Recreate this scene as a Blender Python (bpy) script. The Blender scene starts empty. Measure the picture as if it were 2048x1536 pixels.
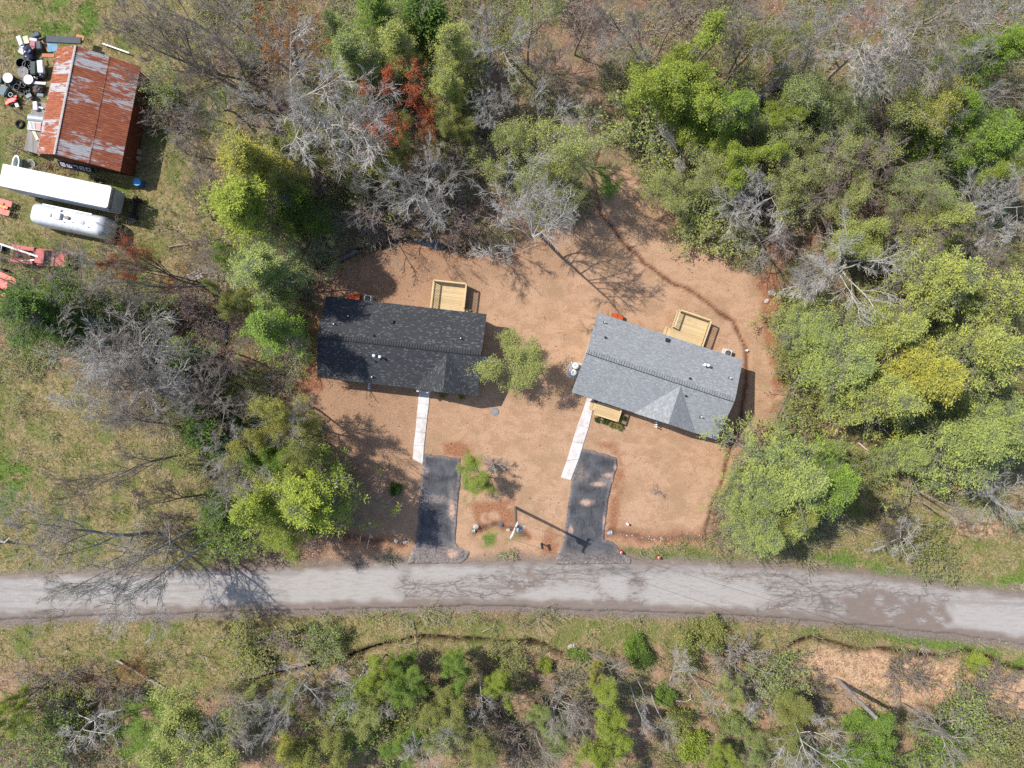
import bpy, math, random
import numpy as np
from mathutils import Vector, Quaternion, Matrix

# ------------------------------------------------------------------ scale
ALT, FPX = 69.0, 1421.0            # drone height (m), focal length in photo pixels
def P(px, py, h=0.0):
    k = (ALT - h) / FPX
    return Vector(((px - 1024) * k, (768 - py) * k, h))
S = FPX / ALT
scene = bpy.context.scene
COL = scene.collection
rng = np.random.default_rng(11)
random.seed(5)
PI = math.pi

# ------------------------------------------------------------------ node helpers
def new_mat(name):
    m = bpy.data.materials.new(name); m.use_nodes = True
    nt = m.node_tree; nt.nodes.clear()
    out = nt.nodes.new('ShaderNodeOutputMaterial')
    return m, nt, out
def N(nt, typ, **kw):
    n = nt.nodes.new(typ)
    for k, v in kw.items():
        if k.startswith('i_'):
            key = k[2:]
            key = int(key) if key.isdigit() else key.replace('_', ' ')
            n.inputs[key].default_value = v
        else:
            setattr(n, k, v)
    return n
def L(nt, a, b): nt.links.new(a, b)
def rgb(c): return (c[0], c[1], c[2], 1.0)
def mix(nt, fac, a, b, blend='MIX'):
    n = nt.nodes.new('ShaderNodeMix'); n.data_type = 'RGBA'; n.blend_type = blend
    for sock, v in ((n.inputs[0], fac), (n.inputs[6], a), (n.inputs[7], b)):
        if isinstance(v, bpy.types.NodeSocket): nt.links.new(v, sock)
        elif isinstance(v, (tuple, list)): sock.default_value = rgb(v)
        else: sock.default_value = v
    return n.outputs[2]
def math_(nt, op, a, b=0.0, clamp=False):
    n = nt.nodes.new('ShaderNodeMath'); n.operation = op; n.use_clamp = clamp
    for i, v in ((0, a), (1, b)):
        if isinstance(v, bpy.types.NodeSocket): nt.links.new(v, n.inputs[i])
        else: n.inputs[i].default_value = v
    return n.outputs[0]
def noise(nt, co, scale, detail=4, rough=0.6, dist=0.0, out=0):
    n = N(nt, 'ShaderNodeTexNoise', i_Scale=scale, i_Detail=detail, i_Roughness=rough, i_Distortion=dist)
    nt.links.new(co, n.inputs['Vector'])
    return n.outputs[out]
def ramp(nt, fac, stops, interp='LINEAR'):
    n = nt.nodes.new('ShaderNodeValToRGB'); r = n.color_ramp; r.interpolation = interp
    while len(r.elements) < len(stops): r.elements.new(0.5)
    for e, (p, c) in zip(r.elements, stops):
        e.position = p; e.color = rgb(c) if isinstance(c, (tuple, list)) else (c, c, c, 1)
    nt.links.new(fac, n.inputs[0])
    return n.outputs[0]
def objco(nt): return nt.nodes.new('ShaderNodeTexCoord').outputs['Object']
def scaled(nt, co, s, rot=(0, 0, 0)):
    m = nt.nodes.new('ShaderNodeMapping'); m.inputs['Scale'].default_value = s; m.inputs['Rotation'].default_value = rot
    nt.links.new(co, m.inputs['Vector']); return m.outputs[0]
def bsdf(nt, out, col, rough=0.8, metal=0.0, bump=None, bstr=0.3, bdist=0.05, spec=0.3):
    b = nt.nodes.new('ShaderNodeBsdfPrincipled')
    if isinstance(col, bpy.types.NodeSocket): nt.links.new(col, b.inputs['Base Color'])
    else: b.inputs['Base Color'].default_value = rgb(col)
    if isinstance(rough, bpy.types.NodeSocket): nt.links.new(rough, b.inputs['Roughness'])
    else: b.inputs['Roughness'].default_value = rough
    b.inputs['Metallic'].default_value = metal
    b.inputs['Specular IOR Level'].default_value = spec
    if bump is not None:
        bn = N(nt, 'ShaderNodeBump', i_Strength=bstr, i_Distance=bdist)
        nt.links.new(bump, bn.inputs['Height']); nt.links.new(bn.outputs[0], b.inputs['Normal'])
    nt.links.new(b.outputs[0], out.inputs[0])
    return b
def attr(nt, name, out='Fac'):
    n = nt.nodes.new('ShaderNodeAttribute'); n.attribute_name = name; return n.outputs[out]

_simple = {}
def paint(col, rough=0.6, metal=0.0, var=0.25, scale=3.0, dirt=(0.12, 0.08, 0.05), dirt_amt=0.25):
    """painted or plain surface, weathered with noise patches"""
    key = (tuple(col), rough, metal, var, scale, tuple(dirt), dirt_amt)
    if key in _simple: return _simple[key]
    m, nt, out = new_mat('weathered_paint')
    co = objco(nt)
    n1 = noise(nt, co, scale, 5, 0.65)
    n2 = noise(nt, co, scale * 9, 3, 0.6)
    c = mix(nt, ramp(nt, n1, [(0.3, 0), (0.7, 1)]), [x * (1 - var) for x in col], [min(1, x * (1 + var * .6)) for x in col])
    f = math_(nt, 'MULTIPLY', ramp(nt, n2, [(0.5, 0), (0.75, 1)]), dirt_amt)
    c = mix(nt, f, c, dirt)
    bsdf(nt, out, c, rough, metal, n2, 0.15, 0.02)
    _simple[key] = m
    return m

# ------------------------------------------------------------------ mesh helpers
class MB:
    def __init__(s): s.v = []; s.f = []
    def add(s, vs, fs):
        o = len(s.v); s.v += [tuple(v) for v in vs]; s.f += [tuple(i + o for i in f) for f in fs]
    def box(s, c, d, rz=0.0, R=None, taper=1.0):
        x, y, z = d[0] / 2, d[1] / 2, d[2] / 2
        vs = [Vector((sx * x * (taper if sz > 0 else 1), sy * y * (taper if sz > 0 else 1), sz * z)) for sz in (-1, 1) for sx, sy in ((-1, -1), (1, -1), (1, 1), (-1, 1))]
        M = R if R is not None else Matrix.Rotation(rz, 3, 'Z')
        s.add([M @ v + Vector(c) for v in vs], [(3, 2, 1, 0), (4, 5, 6, 7), (0, 1, 5, 4), (1, 2, 6, 5), (2, 3, 7, 6), (3, 0, 4, 7)])
    def bar(s, a, b, w, h=None):
        a, b = Vector(a), Vector(b); d = b - a
        R = d.to_track_quat('X', 'Z').to_matrix()
        s.box((a + b) / 2, (d.length, w, h or w), R=R)
    def tube(s, pts, rad, n=8, cap=True):
        pts = [Vector(p) for p in pts]
        if not isinstance(rad, (list, tuple)): rad = [rad] * len(pts)
        vs = []; fs = []
        for i, p in enumerate(pts):
            t = (pts[min(i + 1, len(pts) - 1)] - pts[max(i - 1, 0)]).normalized()
            a = t.orthogonal().normalized() if i == 0 else (a - t * a.dot(t)).normalized()
            b = t.cross(a)
            vs += [p + (a * math.cos(2 * PI * k / n) + b * math.sin(2 * PI * k / n)) * rad[i] for k in range(n)]
        for i in range(len(pts) - 1):
            for k in range(n):
                fs.append((i * n + k, i * n + (k + 1) % n, (i + 1) * n + (k + 1) % n, (i + 1) * n + k))
        if cap:
            fs.append(tuple(range(n))[::-1]); fs.append(tuple((len(pts) - 1) * n + k for k in range(n)))
        s.add(vs, fs)
    def lathe(s, prof, c=(0, 0, 0), n=20):
        c = Vector(c); vs = []; fs = []
        for r, z in prof:
            vs += [c + Vector((r * math.cos(2 * PI * k / n), r * math.sin(2 * PI * k / n), z)) for k in range(n)]
        for i in range(len(prof) - 1):
            for k in range(n):
                fs.append((i * n + k, i * n + (k + 1) % n, (i + 1) * n + (k + 1) % n, (i + 1) * n + k))
        fs.append(tuple(range(n))[::-1]); fs.append(tuple((len(prof) - 1) * n + k for k in range(n)))
        s.add(vs, fs)
    def prism(s, poly, z0, z1):
        n = len(poly)
        s.add([(p[0], p[1], z0) for p in poly] + [(p[0], p[1], z1) for p in poly],
              [tuple(range(n))[::-1], tuple(range(n, 2 * n))] + [(i, (i + 1) % n, n + (i + 1) % n, n + i) for i in range(n)])
    def extrude_x(s, sec, x0, x1):
        n = len(sec)
        s.add([(x0, p[0], p[1]) for p in sec] + [(x1, p[0], p[1]) for p in sec],
              [tuple(range(n))[::-1], tuple(range(n, 2 * n))] + [(i, (i + 1) % n, n + (i + 1) % n, n + i) for i in range(n)])
    def build(s, name, mat, parent=None, smooth=False, bevel=0.0):
        me = bpy.data.meshes.new(name); me.from_pydata(s.v, [], s.f)
        import bmesh
        bm = bmesh.new(); bm.from_mesh(me); bmesh.ops.recalc_face_normals(bm, faces=bm.faces)
        if bevel: bmesh.ops.bevel(bm, geom=list(bm.edges), offset=bevel, segments=2, affect='EDGES', clamp_overlap=True)
        bm.to_mesh(me); bm.free()
        me.materials.append(mat)
        if smooth: me.polygons.foreach_set('use_smooth', [True] * len(me.polygons))
        return link(name, me, parent)
def link(name, data, parent=None):
    o = bpy.data.objects.new(name, data); COL.objects.link(o)
    if parent: o.parent = parent
    return o
def tag(o, label, cat, group=None):
    o['label'] = label; o['category'] = cat
    if group: o['group'] = group
    return o
def thing(name, label, cat, loc=(0, 0, 0), rz=0.0, group=None):
    o = bpy.data.objects.new(name, None); COL.objects.link(o)
    o.location = loc; o.rotation_euler = (0, 0, rz); o.empty_display_size = 0.2
    return tag(o, label, cat, group)
def kind(o, k): o['kind'] = k; return o

def mesh_np(name, V, F, mat, tint=None, smooth=False):
    """V (n,3); F list of int arrays (m,k)"""
    me = bpy.data.meshes.new(name)
    V = np.ascontiguousarray(V, dtype=np.float32)
    F = [f for f in F if len(f)]
    idx = np.concatenate([f.ravel() for f in F]).astype(np.int32)
    cnt = np.concatenate([np.full(len(f), f.shape[1]) for f in F])
    start = np.concatenate([[0], np.cumsum(cnt)[:-1]]).astype(np.int32)
    me.vertices.add(len(V)); me.vertices.foreach_set('co', V.ravel())
    me.loops.add(len(idx)); me.loops.foreach_set('vertex_index', idx)
    me.polygons.add(len(cnt)); me.polygons.foreach_set('loop_start', start)
    if smooth: me.polygons.foreach_set('use_smooth', np.ones(len(cnt), dtype=bool))
    me.update(calc_edges=True)
    if tint is not None:
        a = me.attributes.new('tint', 'FLOAT', 'FACE'); a.data.foreach_set('value', np.asarray(tint, dtype=np.float32))
    me.materials.append(mat)
    return me

# ------------------------------------------------------------------ value noise on arrays
_lat = np.random.default_rng(3).random((256, 256))
def vnoise(x, y):
    xi = np.floor(x).astype(int); yi = np.floor(y).astype(int); fx = x - xi; fy = y - yi
    fx = fx * fx * (3 - 2 * fx); fy = fy * fy * (3 - 2 * fy)
    g = lambda a, b: _lat[a % 256, b % 256]
    return (g(xi, yi) * (1 - fx) + g(xi + 1, yi) * fx) * (1 - fy) + (g(xi, yi + 1) * (1 - fx) + g(xi + 1, yi + 1) * fx) * fy
def fbm(x, y, s, o=4):
    r = 0; a = 0.5; t = 0
    for i in range(o):
        r = r + a * vnoise(x / s + 17.3 * i, y / s + 5.7 * i); t += a; a *= 0.5; s *= 0.5
    return r / t
def smooth(a, b, x):
    t = np.clip((x - a) / (b - a), 0, 1); return t * t * (3 - 2 * t)
def seg_dist(x, y, pts, closed=False):
    d = np.full(x.shape, 1e9)
    n = len(pts)
    for i in range(n if closed else n - 1):
        ax, ay = pts[i]; bx, by = pts[(i + 1) % n]
        dx, dy = bx - ax, by - ay; l = dx * dx + dy * dy + 1e-9
        t = np.clip(((x - ax) * dx + (y - ay) * dy) / l, 0, 1)
        d = np.minimum(d, np.hypot(x - ax - t * dx, y - ay - t * dy))
    return d
def inside(x, y, pts):
    r = np.zeros(x.shape, bool); n = len(pts)
    for i in range(n):
        ax, ay = pts[i]; bx, by = pts[(i + 1) % n]
        if ay == by: continue
        c = ((ay > y) != (by > y)) & (x < (bx - ax) * (y - ay) / (by - ay) + ax)
        r ^= c
    return r
def sdf(x, y, pts):
    d = seg_dist(x, y, pts, True); return np.where(inside(x, y, pts), d, -d)

# ------------------------------------------------------------------ regions, in photo pixels at ground level
ROAD = [(-400, 1168), (-150, 1156), (0, 1150), (400, 1140), (640, 1131), (800, 1124), (1000, 1121), (1300, 1120), (1500, 1128), (1650, 1139), (1760, 1150), (1900, 1168), (2048, 1187), (2250, 1220), (2450, 1255),
        (2450, 1385), (2250, 1340), (2048, 1290), (1900, 1268), (1800, 1258), (1650, 1244), (1536, 1234), (1280, 1224), (1024, 1214), (900, 1213), (800, 1214), (640, 1219), (500, 1222), (250, 1230), (0, 1240), (-150, 1246), (-400, 1258)]
DRIVE1 = [(847, 908), (880, 911), (922, 917), (920, 960), (912, 1043), (910, 1085), (918, 1095), (942, 1103), (936, 1116), (922, 1128), (814, 1128), (822, 1105), (830, 1088), (837, 1018), (843, 948)]
DRIVE2 = [(1163, 897), (1200, 906), (1233, 915), (1235, 932), (1224, 968), (1216, 1005), (1208, 1080), (1225, 1082), (1239, 1100), (1262, 1118), (1262, 1128), (1108, 1128), (1126, 1086), (1134, 1018), (1142, 963), (1158, 900)]
YARD = [(625, 560), (660, 530), (700, 508), (780, 497), (900, 503), (1010, 508), (1090, 470), (1110, 430), (1150, 440), (1190, 430), (1200, 390), (1225, 345), (1270, 345), (1310, 400), (1400, 450), (1450, 530), (1530, 560), (1560, 620), (1570, 700), (1575, 780), (1540, 850), (1480, 920), (1430, 1000), (1410, 1085), (1300, 1100), (1225, 1100), (1222, 1118), (1110, 1120), (950, 1118), (820, 1124), (640, 1124), (680, 1000), (690, 960), (640, 880), (600, 760), (610, 700)]
MEADOWS = [[(-400, 660), (60, 740), (200, 770), (370, 900), (410, 1000), (430, 1145), (-400, 1180)],
           [(-400, -300), (330, -300), (400, 60), (470, 200), (430, 340), (440, 480), (330, 560), (150, 600), (-400, 640)],
           [(-400, 1240), (640, 1225), (1100, 1225), (1600, 1240), (1850, 1262), (2500, 1390), (2500, 1460), (2000, 1318), (1850, 1302), (1600, 1290), (1200, 1300), (1050, 1300), (660, 1310), (560, 1360), (330, 1400), (200, 1330), (-400, 1345)],
           [(1640, 880), (1800, 900), (1830, 1000), (1930, 1040), (2060, 1080), (2500, 1200), (2500, 1260), (1900, 1168), (1700, 1140), (1500, 1122), (1240, 1116), (1240, 1088), (1420, 1080), (1560, 1110), (1700, 1080)]]
CHIPS = [[(1590, 1300), (1640, 1292), (1700, 1298), (1800, 1312), (1900, 1330), (2048, 1345), (2300, 1380), (2300, 1470), (1960, 1420), (1850, 1410), (1760, 1425), (1690, 1395), (1620, 1345)],
         [(1890, 1030), (1960, 1020), (2010, 1050), (1990, 1080), (1920, 1070)]]
SOILS = [[(1215, 905), (1237, 893), (1258, 905), (1250, 950), (1240, 1000), (1233, 1070), (1208, 1080), (1216, 1000), (1235, 930)],
         [(880, 890), (915, 885), (945, 910), (925, 918), (880, 911)], [(1185, 892), (1235, 890), (1250, 915), (1232, 916)],
         [(1095, 1060), (1135, 1020), (1125, 1090), (1108, 1122), (1085, 1118)], [(940, 1010), (1030, 1000), (1040, 1060), (1000, 1050), (960, 1062)],
         [(1500, 540), (1545, 545), (1575, 640), (1580, 760), (1560, 840), (1530, 820), (1545, 740), (1520, 640)], [(560, 690), (640, 640), (640, 780), (600, 800)]]
LUSH = [[(1600, 1112), (1680, 1108), (1800, 1138), (1920, 1160), (2060, 1150), (2300, 1190), (2300, 1215), (2048, 1180), (1880, 1163), (1700, 1142)],
        [(1760, 1264), (1900, 1282), (2048, 1304), (2300, 1360), (2300, 1395), (2048, 1345), (1960, 1310), (1850, 1302), (1790, 1290)],
        [(955, 1066), (1000, 1064), (1040, 1074), (1020, 1084), (970, 1090)], [(1255, 1103), (1330, 1106), (1420, 1112), (1500, 1122), (1400, 1120), (1290, 1114)],
        [(240, 1380), (330, 1380), (340, 1480), (250, 1530), (200, 1480)], [(1200, 330), (1240, 360), (1230, 400), (1200, 380)],
        [(-50, 900), (60, 930), (80, 1000), (-50, 1010)], [(925, 920), (955, 925), (965, 1000), (930, 1010)],
        [(90, -20), (180, -20), (200, 60), (120, 90), (60, 60)], [(395, 170), (440, 190), (445, 260), (400, 260)]]
DITCH = [([(1192, 350), (1200, 420), (1240, 470), (1290, 525), (1350, 565), (1420, 605), (1465, 640), (1490, 690), (1492, 760), (1478, 830), (1466, 885), (1450, 930), (1425, 1010), (1412, 1070)], 3.4, 0.22, .75),
         ([(1228, 1066), (1280, 1077), (1400, 1078), (1415, 1068)], 10, 0.22, .45), ([(955, 1062), (1000, 1050), (1062, 1074)], 6, 0.35, .6), ([(660, 1066), (800, 1088)], 9, 0.25, .5),
         ([(610, 560), (640, 530), (690, 508), (760, 488), (830, 480), (890, 490), (940, 496), (1020, 508)], 12, 0.22, .8),
         ([(500, 1355), (610, 1335), (690, 1318), (710, 1308), (790, 1287), (830, 1279), (900, 1276), (950, 1281), (1030, 1284), (1065, 1281), (1100, 1296), (1140, 1316), (1180, 1326)], 4.4, 0.9, 1),
         ([(1575, 1291), (1630, 1276), (1680, 1291), (1730, 1301), (1785, 1303), (1850, 1318), (1900, 1318), (1935, 1305), (2060, 1345), (2300, 1400)], 4.5, 0.7, 1),
         ([(1240, 165), (1232, 205), (1222, 235), (1205, 275), (1195, 310), (1190, 350)], 4, 0.15, .7), ([(440, 630), (455, 655), (450, 690)], 11, 0.3, .9)]

def region_weights(px, py):
    """weights of ground covers at photo-pixel positions"""
    jx = (fbm(px, py, 60, 4) - .5) * 60; jy = (fbm(px + 900, py, 60, 4) - .5) * 60
    x, y = px + jx, py + jy
    W = {}
    W['yard'] = smooth(-10, 10, sdf(x, y, YARD))
    m = np.zeros(px.shape)
    for p in MEADOWS: m = np.maximum(m, smooth(-28, 22, sdf(x, y, p)))
    W['meadow'] = m * (1 - W['yard'])
    def many(ps, a, b):
        m = np.zeros(px.shape)
        for p in ps: m = np.maximum(m, smooth(a, b, sdf(px + jx * .4, py + jy * .4, p)))
        return m
    W['chips'] = many(CHIPS, -14, 14)
    W['soil'] = many(SOILS, -7, 7) * smooth(.38, .6, fbm(px, py, 22, 3) + .12)
    W['lush'] = many(LUSH, -14, 10) * smooth(.3, .55, fbm(px + 300, py, 18, 3))
    mud = np.zeros(px.shape); bank = np.zeros(px.shape); dz = np.zeros(px.shape)
    for pts, w, dep, dk in DITCH:
        d = seg_dist(px + jx * .3, py + jy * .3, pts) + (fbm(px, py, 9, 2) - .5) * w * .9
        mud = np.maximum(mud, dk * (1 - smooth(w * .3, w * 1.05, d))); bank = np.maximum(bank, 1 - smooth(w * .9, w * 2.6, d))
        dz = np.minimum(dz, -dep * (1 - smooth(0, w * 2.0, d)))
    W['mud'] = mud; W['soil'] = np.maximum(W['soil'], bank * .6 * W['yard'])
    rd = sdf(px, py, ROAD)
    W['shoulder'] = np.clip(smooth(-20, -4, rd + jy * .35), 0, 1) * np.where(py > 1180, 1, .6)
    drive = np.maximum(smooth(-8, 0, sdf(px, py, DRIVE1)), smooth(-8, 0, sdf(px, py, DRIVE2)))
    W['pave'] = np.maximum(smooth(-14, -2, rd), drive)
    W['dz'] = dz
    W['brown'] = np.clip(1 - smooth(700, 960, x + (y - 800) * .12), 0, 1) * .8 + (1 - smooth(20, 110, seg_dist(x, y, [(640, 520), (900, 510), (1080, 480)]))) * .6
    W['brown'] = np.clip(W['brown'] * (.45 + .9 * fbm(px, py, 50, 4)), 0, 1)
    W['tan'] = np.clip(smooth(1225, 1290, y) + smooth(-60, 40, sdf(x, y, [(1560, 800), (1720, 860), (2100, 980), (2100, 1120), (1800, 1110), (1560, 1100)])) * .8 + smooth(40, 140, sdf(x, y, [(1050, 60), (1300, 100), (1300, 400), (1130, 420), (1000, 250)]) + 90) * .6, 0, 1)
    return W

def ground_z(px, py, W):
    r = (fbm(px, py, 160, 3) - .5) * .5 + (fbm(px + 77, py, 14, 2) - .5) * .10
    calm = np.maximum(W['yard'] * .85, W['pave'])
    hz = [(665, 580, 960, 800), (1150, 600, 1490, 880)]
    return r * (1 - calm) * .6 + W['dz'] * (1 - W['pave']) - .012 * W['pave']
# ------------------------------------------------------------------ ground
def gz(px, py):
    a, b = np.array([float(px)]), np.array([float(py)])
    return float(ground_z(a, b, region_weights(a, b))[0])
def PG(px, py, up=0.0):
    p = P(px, py, 0); p.z = gz(px, py) + up; return p

def make_ground():
    fx = np.arange(-54, 54.01, 0.2); fy = np.arange(-41, 41.01, 0.2)
    far = np.array([60, 72, 90, 120, 170, 250, 400.])
    xs = np.concatenate([-far[::-1], fx, far]); ys = np.concatenate([-far[::-1], fy, far])
    X, Y = np.meshgrid(xs, ys)
    px = X.ravel() * S + 1024; py = 768 - Y.ravel() * S
    W = region_weights(px, py)
    Z = ground_z(px, py, W)
    V = np.stack([X.ravel(), Y.ravel(), Z], 1)
    nx, ny = len(xs), len(ys)
    i = np.arange(ny - 1)[:, None] * nx + np.arange(nx - 1)[None]
    F = np.stack([i, i + 1, i + nx + 1, i + nx], -1).reshape(-1, 4)
    m, nt, out = new_mat('ground_cover')
    co = objco(nt)
    nA = noise(nt, co, 0.35, 5, 0.6); nB = noise(nt, co, 1.6, 6, 0.7, 0.6); nC = noise(nt, co, 7, 4, 0.7); nD = noise(nt, co, 22, 2, 0.6)
    streak = noise(nt, scaled(nt, co, (3.0, 14, 1), (0, 0, 0.5)), 2.2, 3, 0.7)
    vor = N(nt, 'ShaderNodeTexVoronoi', i_Scale=9.0); L(nt, co, vor.inputs['Vector'])
    spk = N(nt, 'ShaderNodeSeparateColor'); L(nt, vor.outputs['Color'], spk.inputs[0])
    # forest litter: red-brown leaves, pale flecks
    lit = mix(nt, ramp(nt, nB, [(0.34, 0), (0.62, 1)]), (0.09, 0.05, 0.036), (0.25, 0.145, 0.10))
    lit = mix(nt, ramp(nt, nA, [(0.42, 0), (0.62, 1)]), lit, mix(nt, nC, (0.085, 0.085, 0.032), (0.25, 0.21, 0.10)))
    lit = mix(nt, ramp(nt, spk.outputs[0], [(0.80, 0), (0.92, .75)]), lit, (0.42, 0.27, 0.19))
    lit = mix(nt, ramp(nt, nD, [(0.56, 0), (0.72, .7)]), lit, (0.035, 0.024, 0.018))
    tn = mix(nt, ramp(nt, nC, [(.34, 0), (.66, 1)]), (0.20, 0.115, 0.065), (0.50, 0.335, 0.215))
    tn = mix(nt, ramp(nt, nB, [(.45, 0), (.62, 1)]), tn, mix(nt, nC, (0.11, 0.075, 0.045), (0.30, 0.19, 0.12)))
    tn = mix(nt, ramp(nt, nA, [(.5, 0), (.62, .7)]), tn, mix(nt, nC, (0.12, 0.12, 0.04), (0.30, 0.27, 0.12)))
    lit = mix(nt, math_(nt, 'MULTIPLY', attr(nt, 'tan'), .85), lit, tn)
    # meadow: straw tufts with green
    mea = mix(nt, ramp(nt, nC, [(0.36, 0), (0.66, 1)]), (0.14, 0.105, 0.045), (0.42, 0.325, 0.175))
    mea = mix(nt, ramp(nt, nB, [(0.44, 0), (0.62, .9)]), mea, mix(nt, nC, (0.06, 0.07, 0.018), (0.22, 0.205, 0.068)))
    mea = mix(nt, ramp(nt, nA, [(0.49, 0), (0.62, .75)]), mea, mix(nt, nC, (0.05, 0.09, 0.015), (0.17, 0.21, 0.045)))
    mea = mix(nt, ramp(nt, nD, [(0.55, 0), (0.75, .65)]), mea, (0.055, 0.05, 0.018))
    # yard: straw mulch over reddish soil
    yar = mix(nt, ramp(nt, streak, [(0.33, 0), (0.66, 1)]), (0.30, 0.17, 0.10), (0.60, 0.39, 0.25))
    yar = mix(nt, ramp(nt, nB, [(0.40, 0), (0.60, 1)]), yar, mix(nt, nC, (0.33, 0.19, 0.11), (0.60, 0.405, 0.26)))
    yar = mix(nt, ramp(nt, nA, [(0.48, 0), (0.62, .8)]), yar, mix(nt, nC, (0.22, 0.125, 0.07), (0.44, 0.30, 0.175)))
    yar = mix(nt, ramp(nt, nD, [(0.54, 0), (0.70, .7)]), yar, (0.19, 0.105, 0.065))
    brn = mix(nt, ramp(nt, nC, [(.34, 0), (.66, 1)]), (0.14, 0.075, 0.045), (0.42, 0.26, 0.16))
    brn = mix(nt, ramp(nt, nB, [(.42, 0), (.62, .8)]), brn, (0.21, 0.11, 0.07))
    yar = mix(nt, math_(nt, 'MULTIPLY', attr(nt, 'brown'), .9), yar, brn)
    nM = noise(nt, scaled(nt, co, (1, 1.6, 1), (0, 0, .6)), .75, 5, .62, .8)
    yar = mix(nt, ramp(nt, nM, [(.47, 0), (.60, .75)]), yar, mix(nt, nC, (0.24, 0.125, 0.07), (0.47, 0.295, 0.18)))
    chi = mix(nt, ramp(nt, nC, [(0.35, 0), (0.62, 1)]), (0.33, 0.18, 0.10), (0.62, 0.44, 0.28))
    chi = mix(nt, ramp(nt, nB, [(0.45, 0), (0.6, .8)]), chi, (0.26, 0.15, 0.085))
    soi = mix(nt, ramp(nt, nC, [(0.35, 0), (0.66, 1)]), (0.20, 0.085, 0.042), (0.40, 0.195, 0.11))
    lus = mix(nt, ramp(nt, nC, [(0.35, 0), (0.66, 1)]), (0.05, 0.085, 0.016), (0.18, 0.245, 0.05))
    mud = mix(nt, ramp(nt, nC, [(0.35, 0), (0.68, 1)]), (0.012, 0.008, 0.007), (0.07, 0.034, 0.022))
    sho = mix(nt, ramp(nt, nC, [(0.33, 0), (0.66, 1)]), (0.12, 0.095, 0.08), (0.27, 0.22, 0.185))
    c = mix(nt, attr(nt, 'meadow'), lit, mea)
    c = mix(nt, attr(nt, 'yard'), c, yar)
    c = mix(nt, attr(nt, 'chips'), c, chi)
    c = mix(nt, attr(nt, 'soil'), c, soi)
    c = mix(nt, attr(nt, 'lush'), c, lus)
    c = mix(nt, attr(nt, 'shoulder'), c, sho)
    c = mix(nt, attr(nt, 'mud'), c, mud)
    h = math_(nt, 'ADD', math_(nt, 'MULTIPLY', nC, 0.6), math_(nt, 'MULTIPLY', nD, 0.5))
    bsdf(nt, out, c, 0.9, 0, h, 0.75, 0.12, 0.15)
    me = mesh_np('ground', V, [F], m, smooth=True)
    for k in ('brown', 'tan', 'yard', 'meadow', 'chips', 'soil', 'lush', 'mud', 'shoulder'):
        a = me.attributes.new(k, 'FLOAT', 'POINT'); a.data.foreach_set('value', W[k].astype(np.float32))
    kind(link('ground', me), 'structure')

def sheet(name, poly, z, step, mat, attrs, ragged=2.0, skirt=0.12):
    """ragged-edged paved sheet filling a photo-pixel polygon, with a skirt down into the ground"""
    pp = np.array(poly, float); lo = pp.min(0); hi = pp.max(0)
    sp = step * S
    gx = np.arange(lo[0] - sp, hi[0] + sp * 2, sp); gy = np.arange(lo[1] - sp, hi[1] + sp * 2, sp)
    X, Y = np.meshgrid(gx, gy); x = X.ravel(); y = Y.ravel()
    d = sdf(x, y, poly)
    jit = (fbm(x, y, 12, 3) - .5) * 2 * ragged + (fbm(x, y, 70, 2) - .5) * 2 * ragged
    keepv = d + jit > 0
    nx, ny = len(gx), len(gy)
    i = np.arange(ny - 1)[:, None] * nx + np.arange(nx - 1)[None]
    F = np.stack([i, i + nx, i + nx + 1, i + 1], -1).reshape(-1, 4)
    F = F[keepv[F].sum(1) >= 3]
    used = np.unique(F); remap = -np.ones(len(x), int); remap[used] = np.arange(len(used)); F = remap[F]
    x, y, d = x[used], y[used], d[used]
    # pull the rim onto the outline so that it is not stepped
    Z = z + (fbm(x, y, 30, 3) - .5) * .015
    ff = lambda a, b: sdf(a, b, poly) + (fbm(a, b, 12, 3) - .5) * 2 * ragged + (fbm(a, b, 70, 2) - .5) * 2 * ragged
    ed = np.concatenate([F[:, [0, 1]], F[:, [1, 2]], F[:, [2, 3]], F[:, [3, 0]]]); kk = np.sort(ed, 1); kk = kk[:, 0].astype(np.int64) * len(x) + kk[:, 1]
    _, iv, ct = np.unique(kk, return_inverse=True, return_counts=True); rim = np.unique(ed[ct[iv] == 1])
    for _ in range(3):
        f0 = ff(x[rim], y[rim]); gx_ = (ff(x[rim] + .5, y[rim]) - f0) / .5; gy_ = (ff(x[rim], y[rim] + .5) - f0) / .5; g2 = np.maximum(gx_ ** 2 + gy_ ** 2, .25)
        x[rim] -= np.clip(f0 * gx_ / g2, -sp * .4, sp * .4); y[rim] -= np.clip(f0 * gy_ / g2, -sp * .4, sp * .4)
    V = np.stack([(x - 1024) / S, (768 - y) / S, Z], 1)
    e = np.concatenate([F[:, [0, 1]], F[:, [1, 2]], F[:, [2, 3]], F[:, [3, 0]]])
    key = np.sort(e, 1); key = key[:, 0].astype(np.int64) * len(V) + key[:, 1]
    u, inv, cnt = np.unique(key, return_inverse=True, return_counts=True)
    be = e[cnt[inv] == 1]
    n = len(V); bv = np.unique(be); mp = -np.ones(n, int); mp[bv] = n + np.arange(len(bv))
    V2 = V[bv].copy(); V2[:, 2] -= skirt
    Fs = np.stack([be[:, 1], be[:, 0], mp[be[:, 0]], mp[be[:, 1]]], 1)
    me = mesh_np(name, np.concatenate([V, V2]), [F, Fs], mat)
    for k, fn in attrs.items():
        a = me.attributes.new(k, 'FLOAT', 'POINT'); v = fn(x, y, d)
        a.data.foreach_set('value', np.concatenate([v, v[bv]]).astype(np.float32))
    return kind(link(name, me), 'structure')

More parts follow.
